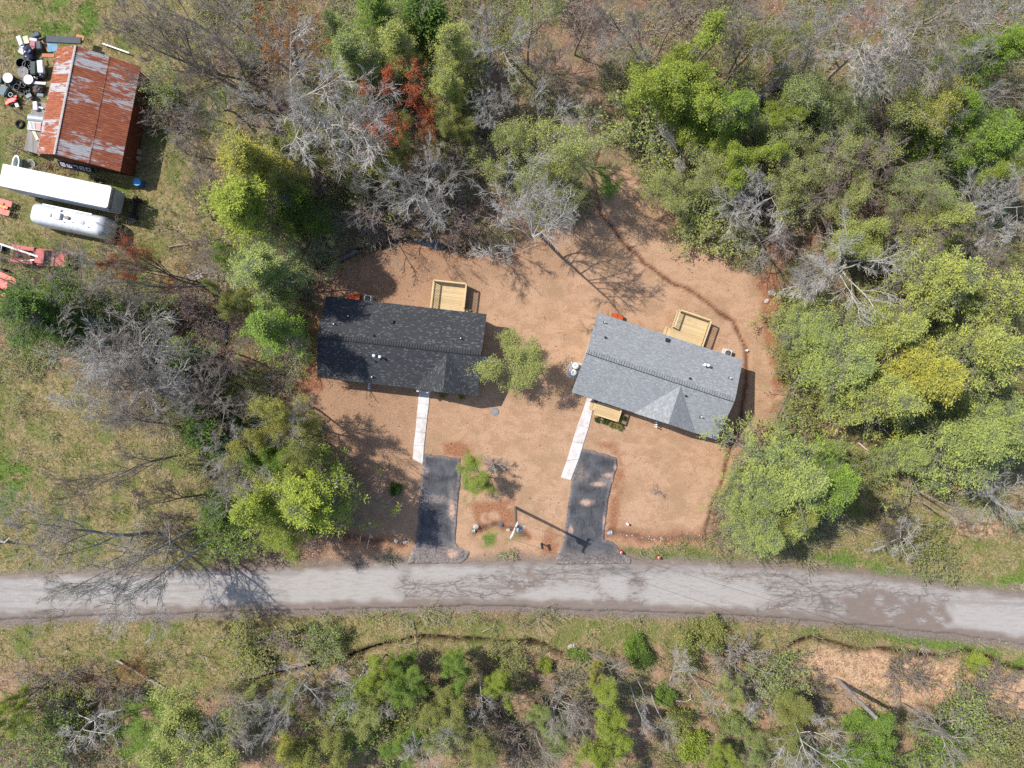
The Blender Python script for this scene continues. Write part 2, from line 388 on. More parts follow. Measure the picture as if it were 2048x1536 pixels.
def make_paving():
    # old patched road ------------------------------------------------------
    m, nt, out = new_mat('worn_asphalt')
    co = objco(nt)
    warp = N(nt, 'ShaderNodeTexNoise', i_Scale=0.9, i_Detail=4); L(nt, co, warp.inputs['Vector'])
    va = N(nt, 'ShaderNodeVectorMath', operation='MULTIPLY_ADD'); L(nt, warp.outputs['Color'], va.inputs[0]); va.inputs[1].default_value = (1.2, 1.2, 0); L(nt, co, va.inputs[2])
    def cracks(scale, sx, w):
        v = N(nt, 'ShaderNodeTexVoronoi', feature='DISTANCE_TO_EDGE', i_Scale=scale); L(nt, scaled(nt, va.outputs[0], (sx, 1, 1)), v.inputs['Vector'])
        return ramp(nt, v.outputs['Distance'], [(0.0, 1), (w, 0)])
    fine = cracks(2.2, .6, 0.075); long_ = cracks(0.8, .25, 0.045)
    nA = noise(nt, scaled(nt, co, (.35, 1, 1)), 0.7, 5, 0.65); nB = noise(nt, scaled(nt, co, (.3, 1.4, 1)), 3, 5, 0.7); nC = noise(nt, co, 20, 3, 0.6)
    base = mix(nt, ramp(nt, nB, [(0.3, 0), (0.7, 1)]), (0.26, 0.24, 0.22), (0.40, 0.37, 0.34))
    base = mix(nt, ramp(nt, nC, [(0.45, 0), (0.68, .6)]), base, (0.17, 0.152, 0.138))
    wt = noise(nt, scaled(nt, co, (.05, 1.1, 1)), 1.6, 3, .5); base = mix(nt, ramp(nt, wt, [(.48, 0), (.62, .45)]), base, (0.20, 0.175, 0.155))
    brk = math_(nt, 'MULTIPLY', attr(nt, 'broken'), ramp(nt, nB, [(0.50, 0), (0.57, 1)]))
    c = mix(nt, brk, base, mix(nt, nC, (0.13, 0.10, 0.085), (0.27, 0.215, 0.185)))
    ck = math_(nt, 'MULTIPLY', fine, math_(nt, 'MULTIPLY', attr(nt, 'broken'), ramp(nt, nA, [(0.42, 0), (0.58, 1)])))
    c = mix(nt, math_(nt, 'MULTIPLY', ck, .7), c, (0.08, 0.06, 0.05))
    c = mix(nt, math_(nt, 'MULTIPLY', long_, math_(nt, 'MULTIPLY', .7, attr(nt, 'broken'))), c, (0.10, 0.085, 0.075))
    c = mix(nt, math_(nt, 'MULTIPLY', attr(nt, 'fresh'), ramp(nt, nB, [(.36, .45), (.5, .95)])), c, mix(nt, nB, (0.29, 0.268, 0.245), (0.38, 0.353, 0.326)))
    c = mix(nt, attr(nt, 'dirt'), c, mix(nt, nB, (0.13, 0.10, 0.085), (0.24, 0.19, 0.16)))
    c = mix(nt, math_(nt, 'MULTIPLY', attr(nt, 'tar'), ramp(nt, nB, [(0.3, .5), (0.6, 1)])), c, (0.09, 0.085, 0.085))
    bsdf(nt, out, c, 0.85, 0, math_(nt, 'SUBTRACT', nC, math_(nt, 'ADD', ck, brk)), 0.35, 0.03)
    PATCH = [[(600, 1146), (690, 1140), (796, 1134), (798, 1165), (790, 1178), (796, 1190), (795, 1214), (700, 1216), (586, 1214), (572, 1180)],
             [(1295, 1150), (1400, 1148), (1440, 1160), (1520, 1170), (1540, 1190), (1500, 1226), (1400, 1222), (1300, 1216), (1285, 1190)],
             [(1050, 1185), (1120, 1168), (1200, 1180), (1185, 1205), (1100, 1212), (1030, 1200)], [(1195, 1150), (1250, 1150), (1262, 1180), (1240, 1196), (1200, 1180)],
             [(1900, 1216), (1960, 1212), (2060, 1230), (2200, 1262), (2200, 1300), (2040, 1272), (1900, 1245)], [(820, 1130), (930, 1128), (980, 1140), (900, 1160), (820, 1158)]]
    BROKEN = [[(790, 1140), (1060, 1130), (1300, 1135), (1560, 1140), (1900, 1180), (1880, 1265), (1640, 1240), (1300, 1222), (1020, 1212), (800, 1212)]]
    WET = [[(1690, 1195), (1740, 1180), (1800, 1192), (1890, 1208), (1900, 1240), (1880, 1254), (1780, 1250), (1700, 1240), (1690, 1215)], [(990, 1125), (1060, 1130), (1080, 1165), (1040, 1180), (960, 1170), (985, 1150)], [(1200, 1200), (1260, 1195), (1280, 1222), (1200, 1218)]]
    def many(ps, a, b, j):
        def f(x, y, d):
            jx = (fbm(x, y, 26, 4) - .5) * j; r = np.zeros(x.shape)
            for p in ps: r = np.maximum(r, smooth(a, b, sdf(x + jx, y + jx * .6, p)))
            return r
        return f
    def dirt(x, y, d):
        s = 1 - smooth(3, 15, d + (fbm(x, y, 25, 3) - .5) * 14)
        s = np.where(y > 1180 + np.clip((x - 1500) * .1, 0, 60), 1 - smooth(8, 22, d + (fbm(x, y, 25, 3) - .5) * 18), s)
        return np.clip(s + many(WET, -10, 6, 50)(x, y, d) * smooth(.35, .55, fbm(x, y, 20, 4)), 0, 1)
    def tar(x, y, d):
        return smooth(0, 12, sdf(x, y, [(1140, 1110), (1250, 1110), (1290, 1130), (1280, 1150), (1200, 1160), (1120, 1142)])) * smooth(.45, .6, fbm(x, y, 30, 3)) * .6
    sheet('road', ROAD, 0.016, 0.22, m, dict(broken=many(BROKEN, -30, 20, 40), fresh=many(PATCH, -7, 7, 26), dirt=dirt, tar=tar), 3.0)
    # newer driveways ---------------------------------------------------------
    m, nt, out = new_mat('driveway_asphalt')
    co = objco(nt); nA = noise(nt, co, 0.8, 5, 0.65, .5); nB = noise(nt, co, 5, 4, 0.7); nC = noise(nt, co, 24, 2, 0.6)
    st = noise(nt, scaled(nt, co, (7, .5, 1)), 2, 3, .6)
    c = mix(nt, ramp(nt, nA, [(0.38, 0), (0.62, 1)]), (0.034, 0.035, 0.040), (0.085, 0.087, 0.094))
    c = mix(nt, ramp(nt, st, [(0.5, 0), (0.7, .45)]), c, (0.14, 0.135, 0.135))
    c = mix(nt, ramp(nt, nC, [(0.63, 0), (0.72, .8)]), c, (0.26, 0.23, 0.21))
    d = math_(nt, 'MULTIPLY', attr(nt, 'dust'), ramp(nt, nB, [(0.32, 0), (0.62, 1)]))
    c = mix(nt, d, c, mix(nt, nC, (0.20, 0.17, 0.155), (0.36, 0.275, 0.23)))
    c = mix(nt, math_(nt, 'MULTIPLY', attr(nt, 'sand'), ramp(nt, nB, [(0.3, 0), (0.5, 1)])), c, (0.46, 0.30, 0.22))
    bsdf(nt, out, c, 0.8, 0, nC, 0.4, 0.03)
    def spots(ps):
        def f(x, y, d):
            r = np.zeros(x.shape)
            for a, b, rx, ry in ps: r = np.maximum(r, 1 - smooth(.2, 1.1, np.hypot((x - a) / rx, (y - b) / ry) + (fbm(x, y, 14, 3) - .5)))
            return r
        return f
    edge = lambda x, y, d: (1 - smooth(1, 9, d)) * .7
    sheet('driveway', DRIVE1, 0.034, 0.12, m, dict(dust=lambda x, y, d: np.clip(edge(x, y, d) + smooth(1075, 1105, y) * .8 + spots([(905, 1010, 12, 60), (868, 1000, 40, 12), (850, 940, 10, 10)])(x, y, d) * .8, 0, 1), sand=spots([(904, 1022, 6, 24), (905, 1108, 14, 12)])), 1.6)
    sheet('driveway', DRIVE2, 0.034, 0.12, m, dict(dust=lambda x, y, d: np.clip(edge(x, y, d) + smooth(1090, 1115, y) * .6 + spots([(1160, 950, 20, 25), (1210, 960, 20, 16)])(x, y, d) * .7, 0, 1), sand=spots([(1172, 1005, 20, 9), (1142, 1058, 7, 14), (1215, 950, 16, 6), (1195, 968, 16, 5), (1232, 935, 6, 8), (1208, 1050, 3, 30), (1226, 985, 4, 40)])), 1.6)
    # concrete walkways --------------------------------------------------------
    m, nt, out = new_mat('concrete_slab')
    co = objco(nt); nA = noise(nt, co, 1.1, 5, .65); nB = noise(nt, co, 12, 3, .6)
    c = mix(nt, ramp(nt, nA, [(0.35, 0), (0.65, 1)]), (0.45, 0.40, 0.375), (0.66, 0.64, 0.615))
    c = mix(nt, ramp(nt, nB, [(0.55, 0), (0.75, .35)]), c, (0.30, 0.25, 0.22))
    bsdf(nt, out, c, 0.85, 0, nB, .2, .02)
    w1 = [((838, 780), (859.5, 782)), ((836, 807), (858, 809)), ((833, 835.5), (854.5, 837)), ((831, 863.5), (851.5, 865)), ((827.5, 890.5), (848.5, 892)), ((825.5, 917.5), (845.5, 929))]
    w2 = [((1174, 795), (1189, 799)), ((1166.5, 820), (1184, 826)), ((1155, 849.5), (1177, 856)), ((1145, 883), (1167, 887)), ((1133.5, 921), (1157.5, 918)), ((1121.5, 954.5), (1141.5, 960.5))]
    for rows in (w1, w2):
        mb = MB()
        for (a, b), (c_, d_) in zip(rows[:-1], rows[1:]):
            q = [P(*a), P(*b), P(*d_), P(*c_)]
            ctr = sum(q, Vector()) / 4
            top = [ctr + (v - ctr) * .985 for v in q]
            mb.prism([(v.x, v.y) for v in top][::-1], -0.05, 0.075 + random.uniform(-.008, .008))
        kind(mb.build('path', m, bevel=.012), 'structure')
    # pool of standing water in the wet swale ------------------------------------
    m, nt, out = new_mat('ditch_water')
    co = objco(nt); nA = noise(nt, co, 3, 3, .5)
    b = bsdf(nt, out, mix(nt, nA, (0.02, 0.028, 0.036), (0.035, 0.04, 0.042)), 0.06, 0, nA, .05, .02, .5)
    for nm, pts in (('water', [(812, 478), (826, 475), (845, 480), (862, 476), (880, 484), (892, 492), (884, 500), (868, 499), (850, 492), (832, 486)]), ('water', [(668, 524), (690, 508), (708, 500), (720, 500), (704, 512), (684, 524)]), ('water', [(444, 640), (456, 650), (458, 680), (448, 690), (440, 664)])):
        V = [P(*p) for p in pts]; mb = MB(); z = -.10
        mb.add([(v.x, v.y, z) for v in V], [tuple(range(len(V)))[::-1]])
        o = mb.build(nm, m); kind(o, 'structure')
        if o.data.polygons[0].normal.z < 0: o.data.flip_normals()
# ------------------------------------------------------------------ building materials
def shingles(name, dark, light, fleck, fleck_at, rot=0.0):
    m, nt, out = new_mat(name)
    co = scaled(nt, objco(nt), (1, 1, 1), (0, 0, rot))
    sep = N(nt, 'ShaderNodeSeparateXYZ'); L(nt, co, sep.inputs[0])
    row = math_(nt, 'FLOOR', math_(nt, 'DIVIDE', sep.outputs[1], 0.085))
    wr = N(nt, 'ShaderNodeTexWhiteNoise', noise_dimensions='1D'); L(nt, row, wr.inputs['W'])
    xs = math_(nt, 'ADD', math_(nt, 'DIVIDE', sep.outputs[0], 0.20), math_(nt, 'MULTIPLY', wr.outputs[0], 7.0))
    cmb = N(nt, 'ShaderNodeCombineXYZ'); L(nt, math_(nt, 'FLOOR', xs), cmb.inputs[0]); L(nt, row, cmb.inputs[1])
    wn = N(nt, 'ShaderNodeTexWhiteNoise', noise_dimensions='2D'); L(nt, cmb.outputs[0], wn.inputs['Vector'])
    nA = noise(nt, co, .6, 4, .6); nC = noise(nt, co, 30, 2, .6)
    c = mix(nt, wn.outputs[0], dark, light)
    c = mix(nt, math_(nt, 'MULTIPLY', ramp(nt, wn.outputs[0], [(fleck_at, 0), (fleck_at + .02, 1)], 'CONSTANT'), .85), c, fleck)
    c = mix(nt, ramp(nt, nA, [(.35, .22), (.65, 0)]), c, dark)
    c = mix(nt, ramp(nt, nC, [(.5, 0), (.75, .3)]), c, (.02, .02, .022))
    fr = math_(nt, 'FRACT', math_(nt, 'DIVIDE', sep.outputs[1], 0.085))
    c = mix(nt, ramp(nt, fr, [(0.0, .45), (.2, 0)]), c, (.018, .019, .022))
    bsdf(nt, out, c, .9, 0, math_(nt, 'ADD', fr, nC), .35, .02, .25)
    return m
def wood(name, a, b, plank=0.14, axis=0):
    m, nt, out = new_mat(name)
    co = objco(nt); sep = N(nt, 'ShaderNodeSeparateXYZ'); L(nt, co, sep.inputs[0])
    row = math_(nt, 'FLOOR', math_(nt, 'DIVIDE', sep.outputs[1 - axis], plank))
    wn = N(nt, 'ShaderNodeTexWhiteNoise', noise_dimensions='1D'); L(nt, row, wn.inputs['W'])
    g = noise(nt, scaled(nt, co, (1.2, 14, 8) if axis == 0 else (14, 1.2, 8)), 2.5, 4, .6)
    c = mix(nt, math_(nt, 'ADD', math_(nt, 'MULTIPLY', wn.outputs[0], .55), math_(nt, 'MULTIPLY', g, .45)), a, b)
    n2 = noise(nt, co, 1.5, 4, .6)
    c = mix(nt, ramp(nt, n2, [(.5, 0), (.7, .25)]), c, [x * .6 for x in a])
    bsdf(nt, out, c, .75, 0, g, .15, .01)
    return m
M_SIDING = paint((0.62, 0.63, 0.62), .6, var=.06, dirt_amt=.08)
M_WHITE = paint((0.78, 0.78, 0.77), .5, var=.05, dirt_amt=.1)
M_GLASS = paint((0.04, 0.05, 0.06), .1, var=.1, dirt_amt=0)
M_BLACK = paint((0.02, 0.02, 0.022), .6, var=.2, dirt_amt=.1)
M_CONC = paint((0.42, 0.40, 0.38), .9, var=.12, scale=1.5)
M_NEWWOOD = wood('new_deck_lumber', (0.44, 0.315, 0.16), (0.63, 0.48, 0.275))
M_RAILWOOD = wood('new_rail_lumber', (0.52, 0.39, 0.21), (0.68, 0.53, 0.32), 1.0)
M_OLDWOOD = wood('grey_weathered_boards', (0.15, 0.135, 0.125), (0.32, 0.295, 0.27), .2, 1)

class Frame:
    def __init__(s, TL, TR, BR, BL, h):
        c = [P(x, y, h) for x, y in (TL, TR, BR, BL)]
        s.c = sum(c, Vector()) / 4; s.c.z = 0
        u = (c[1] - c[0]) + (c[2] - c[3]); u.z = 0
        s.L = u.length / 2; s.u = u.normalized(); s.v = Vector((-s.u.y, s.u.x, 0))
        s.D = (((c[0] - c[3]) + (c[1] - c[2])) / 2).dot(s.v)
        s.rz = math.atan2(s.u.y, s.u.x)
    def loc(s, px, py, h):
        d = P(px, py, h) - s.c
        return Vector((d.dot(s.u), d.dot(s.v), h))
    def world(s, p): return s.c + s.u * p[0] + s.v * p[1] + Vector((0, 0, p[2]))

def house(label, corners, he, hr, gab, mats, vents, posts, door_x, win_x, hatch, roof_lab):
    fr = Frame(*corners, he); Lh, Dh = fr.L / 2, fr.D / 2
    root = thing('house', label, 'house', (fr.c.x, fr.c.y, 0), fr.rz)
    t = .14
    mb = MB(); mb.extrude_x([(Dh, he), (0, hr), (-Dh, he), (-Dh, he - t), (0, hr - t), (Dh, he - t)], -Lh, Lh)
    roof = mb.build('roof', mats[0], root)
    # ridge vent: a run of cap shingles over a low vent
    mb = MB(); sl = (hr - he) / Dh; n = int(2 * Lh / .24)
    for i in range(n):
        x0 = -Lh + i * 2 * Lh / n; x1 = x0 + 2 * Lh / n - .045
        lift = .085
        mb.extrude_x([(.27, hr - .27 * sl + lift - .03), (0, hr + lift), (-.16, hr - .16 * sl + lift), (-.16, hr - .16 * sl), (0, hr - .005), (.27, hr - .27 * sl)], x0, x1)
    mb.build('ridge_cap', mats[2], roof)
    mb = MB(); mb.extrude_x([(-.155, hr - .155 * sl + .07), (-.155, hr - .155 * sl - .02), (-.215, hr - .215 * sl - .02), (-.215, hr - .215 * sl + .03)], -Lh + .01, Lh - .01); mb.build('vent_slot', M_BLACK, roof)
    a, b = gab; gx = (a + b) / 2; hz = hr - .10; yF = -Dh - .03; yA = -(hr - hz) / sl
    mb = MB()
    A, F, Lf, Rg = (gx, yA, hz + .004), (gx, yF, hz + .004), (a, yF, he + .006), (b, yF, he + .006)
    dn = lambda p: (p[0], p[1], p[2] - .12)
    mb.add([A, F, Lf, dn(A), dn(F), dn(Lf)], [(0, 2, 1), (3, 4, 5), (0, 1, 4, 3), (1, 2, 5, 4), (2, 0, 3, 5)])
    mb.add([A, F, Rg, dn(A), dn(F), dn(Rg)], [(0, 1, 2), (3, 5, 4), (0, 3, 4, 1), (1, 4, 5, 2), (2, 5, 3, 0)])
    g = mb.build('gable_roof', mats[1], root)
    mb = MB()
    mb.extrude_x([(Dh - .35, .35), (Dh - .35, he - .16), (0, hr - .3), (-Dh + .35, he - .16), (-Dh + .35, .35)], -Lh + .3, Lh - .3)
    wall = mb.build('wall', M_SIDING, root)
    mb = MB(); mb.prism([(a + .35, -Dh + .2), (b - .35, -Dh + .2), (b - .35, -Dh + .34), (a + .35, -Dh + .34)], .36, he - .2)
    mb.add([(a + .45, -Dh + .2, he - .2), (b - .45, -Dh + .2, he - .2), (gx, -Dh + .2, hz - .25), (a + .45, -Dh + .34, he - .2), (b - .45, -Dh + .34, he - .2), (gx, -Dh + .34, hz - .25)], [(0, 1, 2), (3, 5, 4), (0, 2, 5, 3), (1, 4, 5, 2)])
    mb.build('gable_wall', M_SIDING, root)
    mb = MB(); mb.box((0, 0, .15), (2 * Lh - .66, 2 * Dh - .76, .42)); mb.build('foundation', M_CONC, root)
    mb = MB(); mb.box((door_x, -Dh + .33, 1.42), (.95, .06, 2.05)); d = mb.build('door', paint((.10, .13, .17), .5), root)
    mb = MB(); mb.lathe([(.03, 0), (.035, .03), (.03, .06)], (door_x + .36, -Dh + .28, 1.35), 8); mb.build('handle', M_BLACK, d)
    for x, y in win_x:
        s = 1 if y > 0 else -1
        mb = MB(); mb.box((x, s * (Dh - .34), 1.75), (1.0, .06, 1.2)); w = mb.build('window', M_WHITE, root)
        mb = MB(); mb.box((x, s * (Dh - .315), 1.75), (.84, .03, 1.04)); mb.build('pane', M_GLASS, w)
    for px, py, tp in vents:
        z = he
        for _ in range(3):
            q = fr.loc(px, py, z); z = hr - abs(q.y) * sl
        mb = MB(); x, y = q.x, q.y
        if tp == 'w':
            mb.lathe([(.055, -.1), (.055, .42), (.045, .43)], (x, y, z), 10); o = mb.build('vent_pipe', M_WHITE, roof)
            mb = MB(); mb.lathe([(.14, -.06), (.12, .04), (.07, .1)], (x, y, z), 10); mb.build('flashing', M_BLACK, roof)
        elif tp == 'b':
            mb.lathe([(.11, -.05), (.11, .1), (.06, .18), (.06, .26)], (x, y, z), 10); mb.build('vent_cap', M_BLACK, roof)
        elif tp == 'p':
            mb.lathe([(.07, -.1), (.07, .5), (.13, .52), (.14, .62), (.08, .68)], (x, y, z), 12); mb.build('vent_pipe', M_WHITE, roof)
        else:
            mb.box((x, y, z + .1), (.40, .40, .26), taper=.8); mb.build('box_vent', M_BLACK, roof, bevel=.02)
    for px, py in posts:
        q = fr.loc(px, py, 2.6)
        mb = MB(); mb.box((q.x, q.y, 1.3), (.12, .12, 2.6)); mb.box((q.x, q.y, 2.55), (.2, .2, .1)); mb.build('porch_post', M_WHITE, root, bevel=.01)
    # steel cellar hatch against the rear wall
    if hatch:
        q = fr.loc(hatch[0], hatch[1], .7); w = hatch[2]; x0 = q.x - w / 2; y0 = Dh - .36; y1 = q.y + .18
        mb = MB(); mb.extrude_x([(y0, 0), (y0, 1.0), (y1, .45), (y1, 0)], x0, x0 + w); hb = mb.build('cellar_hatch', paint((.42, .075, .02), .5, var=.25, scale=5), root)
        for k in (0, 1):
            mb = MB(); xa = x0 + .04 + k * w / 2; xb = xa + w / 2 - .07
            mb.add([(xa, y0 - .02, 1.0), (xb, y0 - .02, 1.0), (xb, y1 - .03, .485), (xa, y1 - .03, .485), (xa, y0 - .02, 1.04), (xb, y0 - .02, 1.04), (xb, y1 - .03, .525), (xa, y1 - .03, .525)], [(0, 1, 2, 3), (4, 5, 6, 7), (0, 1, 5, 4), (1, 2, 6, 5), (2, 3, 7, 6), (3, 0, 4, 7)])
            dd = mb.build('hatch_door', paint((.48, .09, .025), .5, var=.25, scale=5), hb)
    return fr, root

def tanks(fr, pts, pad, lab, padlab):
    q = [P(*p) for p in pad]
    mb = MB(); mb.prism([(v.x, v.y) for v in q], -.05, .10); tag(mb.build('concrete_pad', M_CONC, bevel=.01), padlab, 'concrete pad')
    for (px, py), lb in zip(pts, lab):
        p = P(px, py, 1.3)
        t = thing('gas_tank', lb, 'gas tank', (p.x, p.y, .10), 0, 'white gas tanks beside the houses')
        mb = MB(); mb.lathe([(.22, 0), (.29, .05), (.31, .16), (.31, 1.0), (.29, 1.1), (.22, 1.19), (.1, 1.23), (0.02, 1.24)], n=24)
        mb.build('tank_body', M_WHITE, t, smooth=True)
        mb = MB(); mb.lathe([(.16, 1.18), (.17, 1.34), (.15, 1.34), (.14, 1.22)], n=18); mb.build('collar', paint((.66, .68, .70), .45), t)
        mb = MB(); mb.lathe([(.05, 1.22), (.05, 1.32), (.02, 1.36)], n=8); mb.build('valve', paint((.4, .36, .25), .4, .6), t)
def ac_unit(px, py, rz, label):
    p = P(px, py, .7)
    t = thing('air_conditioner', label, 'air conditioner', (p.x, p.y, 0), rz)
    mb = MB(); mb.box((0, 0, .40), (.72, .72, .66)); mb.box((0, 0, .04), (.85, .85, .08)); mb.build('casing', paint((.55, .55, .54), .5, var=.1), t, bevel=.02)
    mb = MB(); mb.lathe([(.29, .735), (.29, .75), (.25, .755)], n=24); f = mb.build('fan_opening', M_BLACK, t)
    mb = MB()
    for r in (.09, .17, .25): mb.tube([(r * math.cos(a * PI / 12), r * math.sin(a * PI / 12), .765) for a in range(25)], .008, 4)
    mb.build('fan_grille', paint((.3, .3, .3), .5), t)
    mb = MB()
    for k in range(4): mb.bar((0, 0, .757), (.22 * math.cos(k * PI / 2), .22 * math.sin(k * PI / 2), .757), .07, .008)
    mb.build('fan_blade', paint((.12, .12, .13), .5), f)

def deck(label, corners, hrail, rails, steps, floor_h=.75, board_axis=0):
    fr = Frame(*corners, hrail); Lh, Dh = fr.L / 2, fr.D / 2
    root = thing('wooden_deck', label, 'deck', (fr.c.x, fr.c.y, 0), fr.rz)
    mb = MB(); n = int(2 * Dh / .145)
    for i in range(n):
        y = -Dh + (i + .5) * 2 * Dh / n; mb.box((0, y, floor_h - .02), (2 * Lh, 2 * Dh / n - .008, .04))
    mb.build('deck_floor', M_NEWWOOD, root)
    mb = MB()
    for y in (-Dh + .03, Dh - .03): mb.box((0, y, floor_h - .15), (2 * Lh - .02, .045, .2))
    for x in (-Lh + .03, Lh - .03): mb.box((x, 0, floor_h - .15), (.045, 2 * Dh - .12, .2))
    mb.build('rim_joist', M_RAILWOOD, root)
    for sx in (-1, 1):
        for sy in (-1, 1):
            mb = MB(); mb.box((sx * (Lh - .08), sy * (Dh - .08), (floor_h - .1) / 2 - .1), (.1, .1, floor_h + .1)); mb.build('post', M_RAILWOOD, root)
    mbal = None
    for side, t0, t1 in rails:
        if side == 'n': a, b = (-Lh + (t0) * 2 * Lh, Dh - .05), (-Lh + t1 * 2 * Lh, Dh - .05)
        if side == 's': a, b = (-Lh + t0 * 2 * Lh, -Dh + .05), (-Lh + t1 * 2 * Lh, -Dh + .05)
        if side == 'w': a, b = (-Lh + .05, Dh - t0 * 2 * Dh), (-Lh + .05, Dh - t1 * 2 * Dh)
        if side == 'e': a, b = (Lh - .05, Dh - t0 * 2 * Dh), (Lh - .05, Dh - t1 * 2 * Dh)
        A, B = Vector((*a, 0)), Vector((*b, 0)); d = B - A
        mb = MB(); mb.bar(A + Vector((0, 0, hrail - .02)), B + Vector((0, 0, hrail - .02)), .13, .04)
        mb.bar(A + Vector((0, 0, hrail - .09)), B + Vector((0, 0, hrail - .09)), .04, .09)
        mb.bar(A + Vector((0, 0, floor_h + .1)), B + Vector((0, 0, floor_h + .1)), .04, .09)
        rl = mb.build('railing', M_RAILWOOD, root)
        n = max(2, int(d.length / .14))
        for i in range(n):
            p = A + d * ((i + .5) / n)
            if mbal is None:
                q = MB(); q.box((0, 0, 0), (.042, .042, hrail - floor_h - .1)); o = q.build('baluster', M_RAILWOOD, rl); mbal = o
            else:
                o = mbal.copy(); COL.objects.link(o); o.parent = rl
            o.location = (p.x, p.y, (hrail + floor_h) / 2 + .0)
        for p in (A, B):
            mb = MB(); mb.box((p.x, p.y, (floor_h + hrail) / 2 - .05), (.095, .095, hrail - floor_h + .02)); mb.build('rail_post', M_RAILWOOD, rl)
    for side, t0, t1, n in steps:
        w = (t1 - t0) * 2 * Dh; yc = Dh - (t0 + t1) * Dh; sg = 1 if side == 'e' else -1
        mb = MB()
        for k in range(n):
            z = floor_h * (1 - (k + 1) / (n + 1)); mb.box((sg * (Lh + .14 + k * .27), yc, z), (.27, w, .05))
        for y in (yc - w / 2 + .04, yc + w / 2 - .04):
            mb.bar((sg * (Lh + .02), y, floor_h - .22), (sg * (Lh + .3 * n + .05), y, .02), .05, .22)
        mb.build('stairs', M_NEWWOOD, root)
    return fr

def build_houses():
    m1 = shingles('charcoal_shingles', (0.036, 0.037, 0.040), (0.062, 0.064, 0.067), (0.125, 0.127, 0.13), .86)
    m1g = shingles('charcoal_shingles_gable', (0.036, 0.037, 0.040), (0.062, 0.064, 0.067), (0.125, 0.127, 0.13), .86, PI / 2)
    m1c = paint((.05, .052, .055), .9, var=.3)
    m2 = shingles('grey_shingles', (0.215, 0.222, 0.226), (0.31, 0.317, 0.32), (0.34, 0.345, 0.347), .86)
    m2g = shingles('grey_shingles_gable', (0.215, 0.222, 0.226), (0.31, 0.317, 0.32), (0.34, 0.345, 0.347), .86, PI / 2)
    m2c = paint((.25, .257, .26), .9, var=.3)
    fr, h1 = house('new single-storey house with a dark charcoal shingle roof, its deck behind', ((652, 592.5), (972.7, 627.8), (955.7, 791.8), (635.7, 755)), 3.0, 4.6, None or (1.6, 7.2), (m1, m1g, m1c),
          [(669, 648.5, 'w'), (697.7, 632.6, 'w'), (921.8, 677, 'w'), (745, 754, 'w'), (750, 711.7, 'p'), (761.8, 714, 'p'), (784, 644, 'x'), (747.6, 671, 'b'), (750.8, 722.5, 'b')],
          [(835.5, 781.5), (855, 784)], 1.9, [(-5, 1), (-1, 1), (5.4, 1), (-5.2, -1), (-2.2, -1), (5.2, -1)], (708, 591, 1.15), None)
    tanks(fr, [(968.5, 720), (966.5, 734)], [(958, 711), (981, 712.5), (978, 745), (955, 744)],
          ['white gas tank beside the charcoal roofed house, nearer its back deck', 'white gas tank beside the charcoal roofed house, nearer the front'], 'grey concrete pad under the two tanks of the charcoal roofed house')
    ac_unit(735, 597.5, fr.rz, 'grey air conditioner with round fan beside the cellar hatch of the charcoal roofed house')
    deck('square new wooden deck railed on three sides behind the charcoal roofed house', ((866.5, 558.5), (933, 566.5), (927, 632), (859, 625)), 1.7, [('n', .02, .98), ('w', 0.02, 1), ('e', .02, .74)], [('e', .74, 1.0, 2)])
    fr, h2 = house('new single-storey house with a light grey shingle roof and wooden front porch', ((1196.5, 625), (1486, 720), (1432.8, 879.8), (1142.8, 784)), 3.0, 4.6, (-.95, 5.0), (m2, m2g, m2c),
          [(1208.7, 645, 'w'), (1210.6, 675, 'b'), (1334.7, 680.6, 'x'), (1407, 730, 'p'), (1413.5, 731, 'p'), (1459, 756, 'w'), (1379.8, 757, 'b'), (1371.6, 792, 'b'), (1401.5, 833.7, 'w')],
          [], -4.0, [(-5, 1), (-1, 1), (5, 1), (-1.2, -1), (2, -1), (5.6, -1)], (1236, 632, 1.15), None)
    tanks(fr, [(1151.5, 731.5), (1147, 745)], [(1139, 722), (1166, 727), (1158, 762), (1131.5, 753)],
          ['white gas tank beside the light grey roofed house, nearer its cellar hatch', 'white gas tank beside the light grey roofed house, nearer its front porch'], 'pale concrete pad under the two tanks of the light grey roofed house')
    ac_unit(1456, 706.5, fr.rz, 'white air conditioner behind the light grey roofed house, beside its deck')
    deck('new wooden deck with side stairs behind the light grey roofed house', ((1360, 618), (1424, 640), (1402, 707), (1338, 685)), 1.7, [('n', .02, .98), ('w', .02, .52), ('e', .02, 1)], [('w', .55, .95, 2)])
    deck('small wooden front porch with steps at the light grey roofed house', ((1197, 804), (1244, 818), (1236.5, 844.5), (1190, 829)), 1.5, [('e', .02, .98), ('s', .02, .98)], [('w', .1, .72, 2)], .65)
    for pts, lb in (((737.5, 768), 'row of three white upright pipes before the charcoal roofed house'), ((1313.5, 845), 'row of three white upright pipes before the light grey roofed house')):
        for k in range(3):
            p = P(pts[0] - k * .3, pts[1] + k * 4.4, .8)
            mb = MB(); mb.lathe([(.055, 0), (.055, .78), (.075, .78), (.075, .84), (.05, .86)], (p.x, p.y, 0), 10)
            nm = ('nearest the wall', 'middle of three', 'farthest from the wall')[k]
            tag(mb.build('standing_pipe', M_WHITE), 'white upright pipe, %s, before the %s' % (nm, 'charcoal roofed house' if pts[0] < 900 else 'light grey roofed house'), 'pipe', 'white upright pipes before the houses')
